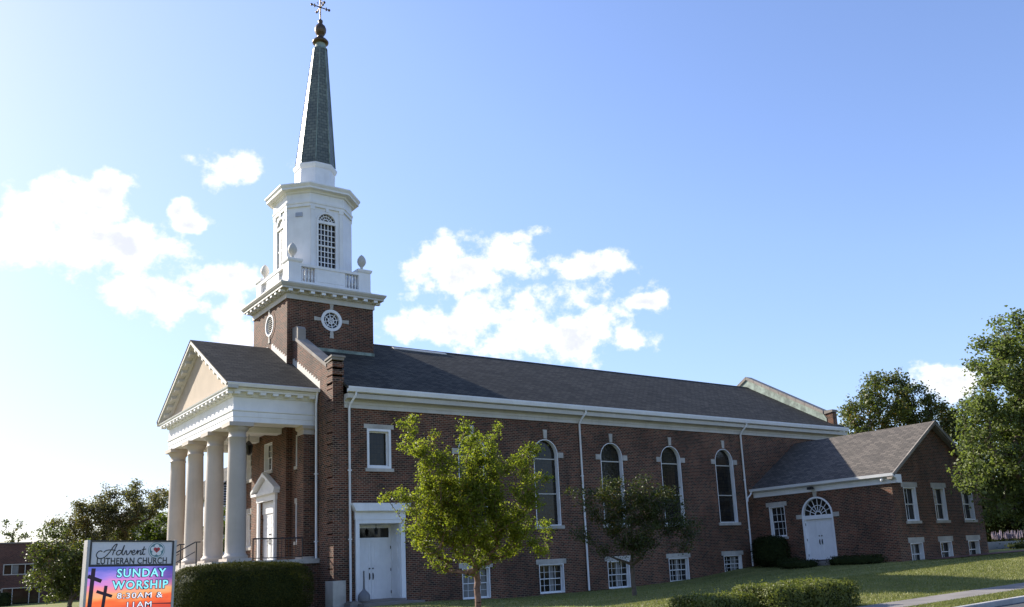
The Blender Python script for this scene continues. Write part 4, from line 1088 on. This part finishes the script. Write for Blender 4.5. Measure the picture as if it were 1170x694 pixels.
def tree(name, base, lobes, label, cat='tree', group=None, leafmat_='leaf_oak', bark='bark', density=60, clump_r=.45, leaf=.13, trunk_r=.15, fork=.3, per=26, seed=1, up=.5, fill=1.0, lead=1.0, surf=.35):
    rng = np.random.RandomState(seed)
    base = np.array(base, float); base[2] = g(base[0], base[1])-.05
    C_ = []
    for (x, y, z, r) in lobes:
        n = max(3, int(fill*4.2*(r/clump_r)**2.2))
        d = rng.normal(size=(n, 3)); d /= np.linalg.norm(d, axis=1, keepdims=True)
        rad = r*rng.uniform(surf, 1.0, n)**.55*.93
        C_.append(np.array([x, y, z]) + d*rad[:, None])
    C_ = np.concatenate(C_)
    C_ = C_[C_[:, 2] > base[2]+.7]
    zmin = C_[:, 2].min(); ctr = C_.mean(0); ctr_top = C_[:, 2].max()
    fz = max(base[2]+fork, base[2]+.4)
    # skeleton: trunk nodes to the crown centre
    nodes = [base.copy()]; par = [-1]
    top = np.array([base[0]*.35+ctr[0]*.65, base[1]*.35+ctr[1]*.65, ctr[2]*.45+ctr_top*.55])
    if lead < 1: top = np.array([base[0], base[1], fz])+(top-np.array([base[0], base[1], fz]))*lead
    K = 9
    for i in range(1, K+1):
        t = i/K
        zz = base[2]+(top[2]-base[2])*t; k = max(0, (zz-fz)/(top[2]-fz))**1.1
        nodes.append(np.array([base[0]+(top[0]-base[0])*k, base[1]+(top[1]-base[1])*k, zz]) + rng.normal(size=3)*np.array([.03, .03, 0])*(1+2*trunk_r)*(1 if lead >= .5 else .3)); par.append(i-1)
    order = np.argsort(np.linalg.norm(C_-np.array([base[0], base[1], fz]), axis=1))
    P = np.array(nodes); PL = [tuple(p) for p in nodes]
    tips = []
    for ci in order:
        c = C_[ci]
        arr = np.array(PL)
        dv = c-arr
        dist = np.linalg.norm(dv, axis=1) + np.maximum(0, arr[:, 2]-c[2]+.25*np.linalg.norm(dv[:, :2], axis=1))*1.6 + (arr[:, 2] < fz-.01)*50
        j = int(np.argmin(dist)); a = arr[j]
        seg = max(1, min(4, int(np.linalg.norm(c-a)/.55)))
        prev = j
        for k in range(1, seg+1):
            t = k/seg
            p = a+(c-a)*t; p[2] -= up*.25*math.sin(math.pi*t)*np.linalg.norm((c-a)[:2])
            if k < seg: p += rng.normal(size=3)*.04
            PL.append(tuple(p)); par.append(prev); prev = len(PL)-1
        tips.append((prev, ci))
    nn = len(PL); cnt = np.zeros(nn)
    for p, _ in tips: cnt[p] += 1
    for i in range(nn-1, 0, -1): cnt[par[i]] += cnt[i]
    rad = trunk_r*(np.maximum(cnt, .3)/cnt[0])**.46
    rad = np.maximum(rad, .008)
    rad[0] *= 1.25
    t_ = thing(name, tuple(base), label, cat, group)
    mb = MB()
    for i in range(1, nn):
        a, b_ = PL[par[i]], PL[i]
        ra = min(rad[par[i]], rad[i]*1.6) if par[i] >= K else rad[par[i]]
        mb.tube([a, b_], [ra, rad[i]], 8 if rad[i] > .05 else 4, caps=False)
    mb.build('trunk', bark, t_)
    pos = []; nr = []
    arr = np.array(PL)
    for (pi, ci) in tips:
        c = C_[ci]; a = arr[par[pi]]
        n = int(per*rng.uniform(.6, 1.4))
        tt = rng.uniform(.1, 1.12, n)[:, None]
        q = a+(arr[pi]-a)*tt + rng.normal(size=(n, 3))*clump_r*np.array([.5, .5, .36])
        pos.append(q); d = (q-c)*.6+rng.normal(size=(n, 3))*.55+np.array([0, 0, .55]); nr.append(d)
    pos = np.concatenate(pos); nr = np.concatenate(nr)
    leaves_obj('crown', pos, nr, leaf, leafmat_, t_, rng=rng)
    return t_
T1 = [(-2.47, -14.11, 2.4, 0.87), (-2.86, -13.23, 2.89, 0.7), (-1.71, -14.63, 2.64, 0.69), (-2.85, -13.99, 3.44, 0.64), (-2.06, -14.05, 3.45, 0.65), (-3.21, -13.31, 1.9, 0.6), (-1.52, -13.98, 1.83, 0.7), (-2.28, -13.76, 1.51, 0.6), (-1.19, -14.57, 2.02, 0.46), (-2.75, -13.68, 2.21, 0.69), (-3.02, -14.69, 4.69, 0.2), (-2.87, -14.61, 4.39, 0.29), (-2.39, -14.44, 4.32, 0.21), (-2.32, -13.98, 4.03, 0.42), (-3.88, -13.38, 4.59, 0.21), (-3.62, -13.27, 4.31, 0.3), (-4.16, -13.31, 4.22, 0.18), (-3.46, -13.54, 4.0, 0.35), (-3.52, -14.11, 4.39, 0.2), (-3.18, -13.84, 4.02, 0.28), (-4.34, -13.25, 2.97, 0.18), (-4.21, -13.53, 2.99, 0.18), (-3.9, -13.52, 2.79, 0.32), (-3.57, -13.41, 2.35, 0.36), (-3.69, -12.74, 2.19, 0.14), (-3.34, -12.77, 2.0, 0.28), (-2.92, -13.02, 1.33, 0.26), (-2.69, -13.16, 1.14, 0.19), (-1.51, -15.16, 3.87, 0.3), (-1.39, -15.25, 4.07, 0.16), (-1.19, -15.36, 4.06, 0.14), (-1.33, -14.65, 3.63, 0.33), (-1.18, -15.66, 3.27, 0.16), (-0.81, -14.71, 3.31, 0.21), (-1.56, -15.44, 3.06, 0.27), (-1.88, -14.59, 4.72, 0.09), (-2.33, -15.09, 4.35, 0.14), (-1.9, -14.2, 4.21, 0.26), (-2.0, -14.84, 3.59, 0.32), (-3.79, -12.93, 5.01, 0.12), (-4.01, -13.72, 4.92, 0.11), (-0.74, -14.59, 1.55, 0.28), (-0.33, -14.49, 2.13, 0.24), (-3.92, -12.01, 3.01, 0.1), (-1.3, -15.31, 2.65, 0.27), (-3.22, -13.63, 3.12, 0.5), (-2.45, -14.3, 2.73, 0.68), (-3.23, -13.21, 3.51, 0.37)]
T2 = [(6.59, -10.55, 2.28, 1.11), (5.88, -9.78, 2.89, 0.74), (7.69, -10.97, 2.55, 0.87), (4.17, -10.21, 3.45, 0.27), (4.92, -10.0, 3.3, 0.36), (8.56, -11.16, 2.15, 0.56), (5.86, -10.34, 3.61, 0.55), (6.68, -11.24, 3.44, 0.61), (5.11, -9.31, 2.01, 0.43), (6.69, -10.92, 1.42, 0.55), (6.18, -9.4, 1.55, 0.34), (7.8, -11.59, 1.39, 0.3), (6.38, -10.53, 2.98, 0.8), (6.98, -12.2, 3.36, 0.36)]
RT = [(29.51, -14.43, 10.12, 1.61), (29.2, -13.43, 10.85, 1.04), (28.49, -12.75, 10.93, 0.43), (28.65, -13.6, 8.05, 1.85), (28.17, -12.65, 7.97, 0.85), (27.02, -12.4, 7.21, 0.46), (29.94, -12.12, 5.32, 1.83), (27.45, -12.02, 4.19, 0.84), (30.44, -13.75, 5.13, 2.34), (31.94, -11.85, 2.83, 1.33), (29.67, -11.54, 2.86, 0.95), (30.86, -14.89, 8.41, 2.34), (29.35, -11.26, 5.76, 0.7), (29.65, -15.24, 11.04, 1.18), (28.6, -14.6, 11.64, 0.42), (27.52, -11.51, 3.62, 0.38), (32.5, -14, 7, 2.6), (33, -13, 10, 1.9), (33.5, -12.5, 4.2, 1.9), (27.7, -12.5, 6.2, .9), (28.2, -13, 9.2, .9)]
BT = [(52.83, 7.11, 12.99, 2.33), (50.53, 8.16, 12.28, 1.73), (55.06, 6.13, 12.67, 1.91), (53.03, 8.2, 14.85, 1.04), (53.19, 6.65, 15.01, 0.95), (56.67, 5.3, 11.45, 1.47), (49.81, 8.73, 10.58, 1.29), (57.64, 4.82, 10.53, 1.17), (55.34, 7.39, 10.65, 2.52), (51.79, 10.42, 12.89, 0.67), (53.19, 8.98, 10.03, 1.92), (58.6, 3.6, 11.3, 1.9), (60.5, 2, 9.6, 2.2), (58.5, 5, 8.5, 2.2), (62, 1, 11.5, 1.5)]
LA = [(-3.17, 29.31, 5.3, 1.58), (-1.7, 28.89, 5.82, 1.37), (-4.73, 30.46, 4.83, 0.96), (-0.63, 27.73, 5.96, 1.25), (0.03, 25.91, 6.15, 0.84), (-2.33, 29.92, 7.05, 0.58), (-1.19, 28.96, 6.97, 0.69), (-3.98, 29.13, 5.57, 0.89), (0.63, 27.9, 7.01, 0.52), (-5.61, 30.41, 4.95, 0.39), (-2.6, 29.29, 4.17, 1.47), (-3.87, 30.77, 4.11, 1.14)]
LB = [(0.84, 34.9, 4.96, 1.26), (1.93, 33.22, 4.54, 1.49), (0.1, 35.45, 4.32, 1.01), (3.14, 33.23, 4.27, 1.51), (4.28, 32.24, 3.7, 1.25), (1.81, 33.77, 3.4, 1.37), (5.48, 30.77, 4.09, 1.25), (6.39, 30.76, 5.44, 1.01), (5.01, 30.36, 5.42, 0.62), (3.58, 32.42, 2.5, 1.24)]
LC = [(-6.02, 22.01, 2.42, 1.07), (-6.62, 22.66, 3.18, 0.59), (-5.48, 22.29, 1.31, 1.08), (-6.99, 22.34, 2.71, 0.44), (-5.98, 22.47, 0.43, 0.87), (-5.29, 21.33, 2.95, 0.73), (-4.92, 21.73, 1.51, 0.88), (-6.53, 21.87, 4.06, 0.44), (-5.5, 21.66, 2.25, 0.97), (-7.3, 22.6, 3.1, .6), (-7.2, 22.4, 1.7, .85), (-6.9, 22.3, 4.1, .5)]
LD = [(-2.7, 77.2, 7.0, .6), (-1.6, 77.0, 7.7, .6), (-2.1, 77.1, 6.2, .8), (-2.9, 77.8, 8.1, .3), (-1.2, 76.6, 6.6, .7)]
RB = [(50.41, -1.15, 4.04, 1.52), (54.35, -1.45, 4.02, 1.7), (52.47, -1.66, 5.73, 2.19), (55.47, -1.9, 2.17, 1.44), (53.32, 1.11, 2.39, 0.93), (55.61, -3.47, 4.63, 2.59), (53.44, -1.25, 1.98, 0.97), (49.5, .5, 2.5, 1.3), (57.5, -5, 3, 2.2)]
tree('maple_tree', (-2.0, -13.5, 0), T1, 'young yellow-green maple tree in front of the side door end of the church', leafmat_='leaf_maple', bark='bark_maple', clump_r=.17, leaf=.066, trunk_r=.085, fork=.95, per=48, seed=3, up=.8, fill=.72, lead=.2)
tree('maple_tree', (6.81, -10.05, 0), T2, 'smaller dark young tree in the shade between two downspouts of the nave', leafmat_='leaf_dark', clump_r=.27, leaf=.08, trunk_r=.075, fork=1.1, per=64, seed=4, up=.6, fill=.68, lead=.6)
tree('oak_tree', (32.2, -13.2, 0), RT, 'tall green tree at the right edge hiding the corner of the wing', leafmat_='leaf_oak', clump_r=.5, leaf=.17, trunk_r=.28, fork=2.2, per=60, seed=5, fill=.85)
tree('oak_tree', (54.8, 9, 0), BT, 'rounded tree with browning leaves rising behind the wing roof', leafmat_='leaf_autumn', clump_r=.6, leaf=.24, trunk_r=.3, fork=4, per=44, seed=6, fill=.9)
tree('shade_tree', (-2.6, 29.4, 0), LA, 'dark brownish tree left of the columns, tallest behind the sign', leafmat_='leaf_brown', clump_r=.4, leaf=.14, trunk_r=.2, fork=1.8, per=60, seed=7, fill=.8)
tree('shade_tree', (2.8, 33.2, 0), LB, 'bright green tree seen between the portico columns', leafmat_='leaf_bright', clump_r=.42, leaf=.18, trunk_r=.18, fork=1.2, per=40, seed=8, fill=.8)
tree('shade_tree', (-5.7, 21.8, 0), LC, 'bushy low tree just left of the sign in front of the far brick building', leafmat_='leaf_autumn', clump_r=.36, leaf=.15, trunk_r=.12, fork=.6, per=42, seed=9, fill=.85)
tree('shade_tree', (-2.2, 77, 0), LD, 'thin pale sapling sticking up beyond the far brick building roof', leafmat_='leaf_autumn', clump_r=.45, leaf=.26, trunk_r=.1, fork=3, per=14, seed=10, fill=.7)
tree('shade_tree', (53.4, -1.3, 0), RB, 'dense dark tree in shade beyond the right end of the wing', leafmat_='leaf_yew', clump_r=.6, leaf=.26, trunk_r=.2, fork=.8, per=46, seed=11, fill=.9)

def hedge(name, boxes, label, mat, leaf=.06, n=9000, seed=1, cat='hedge', rough=.06, group=None, pw_=6):
    """clipped shrub: leaves in the outer shell of rounded boxes (x0,x1,y0,y1,ztop)"""
    rng = np.random.RandomState(seed)
    x0, x1, y0, y1, zt = boxes[0]
    t_ = thing(name, ((x0+x1)/2, (y0+y1)/2, g((x0+x1)/2, (y0+y1)/2)), label, cat, group)
    pos = []; nr = []; cb = MB()
    tot = sum((b[1]-b[0])*(b[3]-b[2])+2*((b[1]-b[0])+(b[3]-b[2]))*(b[4]+.4) for b in boxes)
    for (x0, x1, y0, y1, zt) in boxes:
        zb = g((x0+x1)/2, (y0+y1)/2)-.05
        hx, hy, hz = (x1-x0)/2, (y1-y0)/2, (zt-zb)/2
        k = int(n*((x1-x0)*(y1-y0)+2*((x1-x0)+(y1-y0))*(zt-zb))/tot)
        d = rng.normal(size=(k*3, 3)); 
        area = np.array([hy*hz, hx*hz, hx*hy])**(1/1.0)
        # sample on the faces then round them
        face = rng.choice(3, k, p=area/area.sum()); s = rng.choice([-1, 1], k)
        q = rng.uniform(-1, 1, (k, 3)); q[np.arange(k), face] = s
        nrm = np.sign(q)*np.abs(q)**(pw_-1)
        ln = (np.abs(q)**pw_).sum(1)**(1/pw_); q = q/ln[:, None]
        bumpy = 1+rough*(np.sin(q[:, 0]*hx*3.1+seed)+np.sin(q[:, 1]*hy*4.3+seed*2)+np.sin(q[:, 0]*hx*7.7+q[:, 1]*5))*.4
        depth = 1-rng.uniform(0, 1, k)**2*.16/min(hx, hy, hz, 1)*.5
        p = q*np.array([hx, hy, hz])*(bumpy*depth)[:, None]+rng.normal(size=(k, 3))*leaf*.5
        stray = rng.uniform(0, 1, k) < .025; p[stray] += nrm[stray]/np.linalg.norm(nrm[stray], axis=1, keepdims=True)*rng.uniform(.02, .13, (stray.sum(), 1))
        pos.append(p+np.array([x0+hx, y0+hy, zb+hz])); nr.append(nrm+rng.normal(size=(k, 3))*.7+np.array([0, 0, .15]))
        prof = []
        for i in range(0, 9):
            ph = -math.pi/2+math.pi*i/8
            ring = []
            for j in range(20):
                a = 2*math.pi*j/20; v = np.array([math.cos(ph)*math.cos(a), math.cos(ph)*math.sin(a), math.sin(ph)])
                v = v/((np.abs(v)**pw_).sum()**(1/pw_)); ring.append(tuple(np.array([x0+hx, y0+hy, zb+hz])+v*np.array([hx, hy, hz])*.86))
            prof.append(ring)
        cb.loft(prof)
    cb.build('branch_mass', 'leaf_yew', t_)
    leaves_obj('foliage', np.concatenate(pos), np.concatenate(nr), leaf, mat, t_, rng=rng)
    return t_
hedge('clipped_hedge', [(-6.5, -1.35, -2.0, .6, 1.64)], 'big dark clipped yew hedge in front of the portico', 'leaf_hedge', .05, 60000, 2, rough=.04, pw_=3.4)
hedge('clipped_hedge', [(2.3, 4.1, -19.75, -18.3, .30), (3.8, 5.85, -19.8, -18.4, .33)], 'taller boxwood hedge with sunlit flat top by the sidewalk', 'leaf_box', .055, 30000, 3, rough=.14, group='boxwood hedges by the sidewalk')
hedge('clipped_hedge', [(.2, 2.15, -19.5, -18.2, .17)], 'lower rounded boxwood hedge by the sidewalk, left of the taller one', 'leaf_box', .055, 17000, 4, rough=.15, group='boxwood hedges by the sidewalk')
hedge('round_shrub', [(24.2, 25.7, -2.6, -.6, 2.0)], 'dark rounded shrub under the single window of the wing', 'leaf_yew', .09, 7000, 5, 'shrub', .05, pw_=2.6)
hedge('low_shrub', [(24.3, 25.6, -8.3, -5.3, .72)], 'low dark hedge along the wing wall right of the arched door', 'leaf_yew', .08, 5000, 6, 'shrub', .06)
hedge('low_shrub', [(24.0, 25.3, -3.4, -2.4, .75), (23.2, 24.6, -5.1, -3.2, .62)], 'low dark hedge before the arched wing door step', 'leaf_yew', .08, 5000, 7, 'shrub', .06)
hedge('low_shrub', [(41.5, 58, -6.6, -5.4, .98)], 'long low dark hedge running in front of the low grey wall', 'leaf_yew', .14, 5000, 8, 'shrub', .06)
hedge('low_shrub', [(-6.2, -4.9, 52, 54, .7)], 'small dark bush at the foot of the far brick building', 'leaf_yew', .14, 1500, 9, 'shrub', .06)

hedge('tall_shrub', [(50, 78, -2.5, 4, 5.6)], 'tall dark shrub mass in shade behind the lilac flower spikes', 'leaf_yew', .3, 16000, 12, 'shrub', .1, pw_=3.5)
# flower bed and low wall at the far right
b = MB(); b.box(42.5, 58, -4.6, -4.3, -.2, 1.1); tag(b.build('low_wall', 'grey_plastic', origin=(48, -4.5, .6)), 'low grey wall at the far right beneath the flower spikes', 'wall')
rng = np.random.RandomState(5)
fb = thing('flowering_border', (47, -4.0, 1.1), 'row of pale lilac flower spikes above the low wall', 'flowers')
st_, fl_ = MB(), MB()
for i in range(100):
    x = 44.6+rng.uniform(0, 5.5); y = -4.0+rng.uniform(-.25, .3); h_ = rng.uniform(.45, .8); dx = rng.normal()*.06
    st_.tube([(x, y, 1.0), (x+dx, y, 1.1+h_*.5)], .012, 4); fl_.tube([(x+dx*.6, y, 1.05+h_*.35), (x+dx, y, 1.05+h_*.7), (x+dx*1.4, y, 1.05+h_)], [.035, .05, .012], 5)
st_.build('stem', 'leaf_yew', fb); fl_.build('flower_spike', 'flower', fb)

# grass
rng = np.random.RandomState(11); pts = []
def scatter(n, x0, x1, y0, y1, ok=lambda x, y: True):
    xs_ = rng.uniform(x0, x1, n); ys_ = rng.uniform(y0, y1, n)
    for x, y in zip(xs_, ys_):
        if ok(x, y): pts.append((x, y, g(x, y)))
okg = lambda x, y: not (x > 25.8 and y > -8.75) and not (y > -10.2 and x > 27.3) and not (y > -2.3 and x < 4.3)
scatter(60000, -2, 34, -19.88, -.05, okg); scatter(26000, 2, 20, -22.2, -21.17); scatter(45000, 2, 24, -19.88, -13.5, okg)
P_ = np.array(pts); n = len(P_)
h_ = rng.uniform(.03, .075, n); a = rng.uniform(0, 2*math.pi, n); wd = rng.uniform(.006, .014, n)
tx_ = np.stack([np.cos(a), np.sin(a), np.zeros(n)], 1)*wd[:, None]; le = np.stack([rng.normal(size=n)*.025, rng.normal(size=n)*.025, h_], 1)
V = np.stack([P_-tx_, P_+tx_, P_+le], 1).reshape(-1, 3)
me = bpy.data.meshes.new('grass'); me.vertices.add(3*n); me.vertices.foreach_set('co', V.ravel()); me.loops.add(3*n); me.loops.foreach_set('vertex_index', np.arange(3*n, dtype=np.int32))
me.polygons.add(n); me.polygons.foreach_set('loop_start', np.arange(0, 3*n, 3, dtype=np.int32)); me.polygons.foreach_set('loop_total', np.full(n, 3, dtype=np.int32))
me.materials.append(MAT['grass_blade']); me.update(calc_edges=True)
o = bpy.data.objects.new('grass', me); COL.objects.link(o); stuff(o)

# ------------------------------------------------------------------ neighbours
hb = thing('brick_building', (-10, 58, -.5), 'plain two storey brick building with flat roof at the far left', 'building')
SH = South(58.0)
b = MB(); b.wall(SH, rect(-26, 1.5, -1.5, 5.0), [rect(-4.98, -2.6, 2.26, 3.2), rect(-12, -9, 2.26, 3.2), rect(-5.0, -2.0, -1.3, 1.15)], .15)
b.face([(1.5, 58, -1.5), (1.5, 72, -1.5), (1.5, 72, 5), (1.5, 58, 5)]); b.face([(-26, 58, 5), (1.5, 58, 5), (1.5, 72, 5), (-26, 72, 5)]); b.face([(-26, 58, -1.5), (-26, 72, -1.5), (-26, 72, 5), (-26, 58, 5)]); b.face([(-26, 72, -1.5), (1.5, 72, -1.5), (1.5, 72, 5), (-26, 72, 5)])
b.build('wall', 'brick_far', hb)
b = MB(); b.ring([(-26.08, 57.92), (1.58, 57.92), (1.58, 72.08), (-26.08, 72.08)], [(-25.8, 58.2), (1.3, 58.2), (1.3, 71.8), (-25.8, 71.8)], lambda u, z, d: (u, z, d), 5.0, 5.1); b.build('roof_edge', 'stone_cap', hb)
for u0, u1, z0, z1, nm in ((-4.98, -2.6, 2.26, 3.2, 'window'), (-12, -9, 2.26, 3.2, 'window'), (-5.0, -2.0, -1.3, 1.15, 'entrance_window')):
    f = MB(); f.ring(rect(u0, u1, z0, z1), rect(u0+.07, u1-.07, z0+.07, z1-.07), SH, .02, -.14)
    for k in (.28, .72): f.pbox(SH, u0+(u1-u0)*k-.03, u0+(u1-u0)*k+.03, z0+.07, z1-.07, .0, -.12)
    wv = f.build(nm, 'white_aged', hb)
    p = MB(); p.pbox(SH, u0+.05, u1-.05, z0+.05, z1-.05, -.1, -.13); p.build('pane', 'glass', wv)
    if nm == 'window':
        p = MB(); p.pbox(SH, u0+.28*(u1-u0)+.04, u0+.5*(u1-u0), z0+.1, z1-.1, -.085, -.095); p.build('curtain', 'curtain', wv)
for k, (yy, lab) in enumerate(((44, 'pale metal stair handrail at the far left, nearer of the pair'), (45.3, 'pale metal stair handrail at the far left, further of the pair'))):
    t = thing('garden_handrail', (-7.6, yy, -.6), lab, 'handrail', 'handrails by the far building')
    b = MB(); b.tube([(-12.5, yy, -.2), (-7.4, yy, 1.0), (-6.6, yy, 1.02)], .04, 6); b.build('rail', 'galvanised', t)
    for x_ in (-6.7, -9.0): b = MB(); b.tube([(x_, yy, -.7), (x_, yy, .98 if x_ > -7 else .62)], .035, 6); b.build('post', 'galvanised', t)
hh = thing('white_house', (10, 41, -.3), 'white clapboard house glimpsed between the portico columns', 'house')
b = MB(); HXP = lambda u, z, d: (u, 37+d, z)
b.prism([(6.35, -1), (13.5, -1), (13.5, 7.4), (9.9, 10.3), (6.35, 7.4)], HXP, 0, 9); b.build('wall', 'white_clapboard', hh)
b = MB()
for sgn in (1, -1):
    X = (lambda x: x) if sgn == 1 else (lambda x: 19.85-x)
    b.prism([(X(6.0), 7.15), (X(9.925), 10.36), (X(9.925), 10.55), (X(6.0), 7.35)], HXP, -.35, 9.35)
b.build('roof', 'shingle', hh)
f = MB(); f.ring(rect(7.35, 8.6, 6.6, 8.6), rect(7.45, 8.5, 6.7, 8.5), South(37.0), .05, -.02); wv = f.build('window', 'white_paint', hh)
p = MB()
for k in range(9): p.pbox(South(37.0), 7.45, 8.5, 6.72+k*.2, 6.86+k*.2, .03, .005)
p.build('shutter', 'black_metal', wv)
hg = thing('grey_roofed_house', (6, 56, -.3), 'house with a grey gable roof peeking over the left trees', 'house')
b = MB(); HG = lambda u, z, d: (u, 52+d, z)
b.prism([(2.5, -1), (8.5, -1), (8.5, 5.2), (5.5, 7.7), (2.5, 5.2)], HG, 0, 9); b.build('wall', 'stone', hg)
b = MB()
for sgn in (1, -1):
    X = (lambda x: x) if sgn == 1 else (lambda x: 11-x)
    b.prism([(X(2.2), 4.95), (5.5, 7.72), (5.5, 7.95), (X(2.2), 5.2)], HG, -.3, 9.3)
b.build('roof', 'shingle', hg)
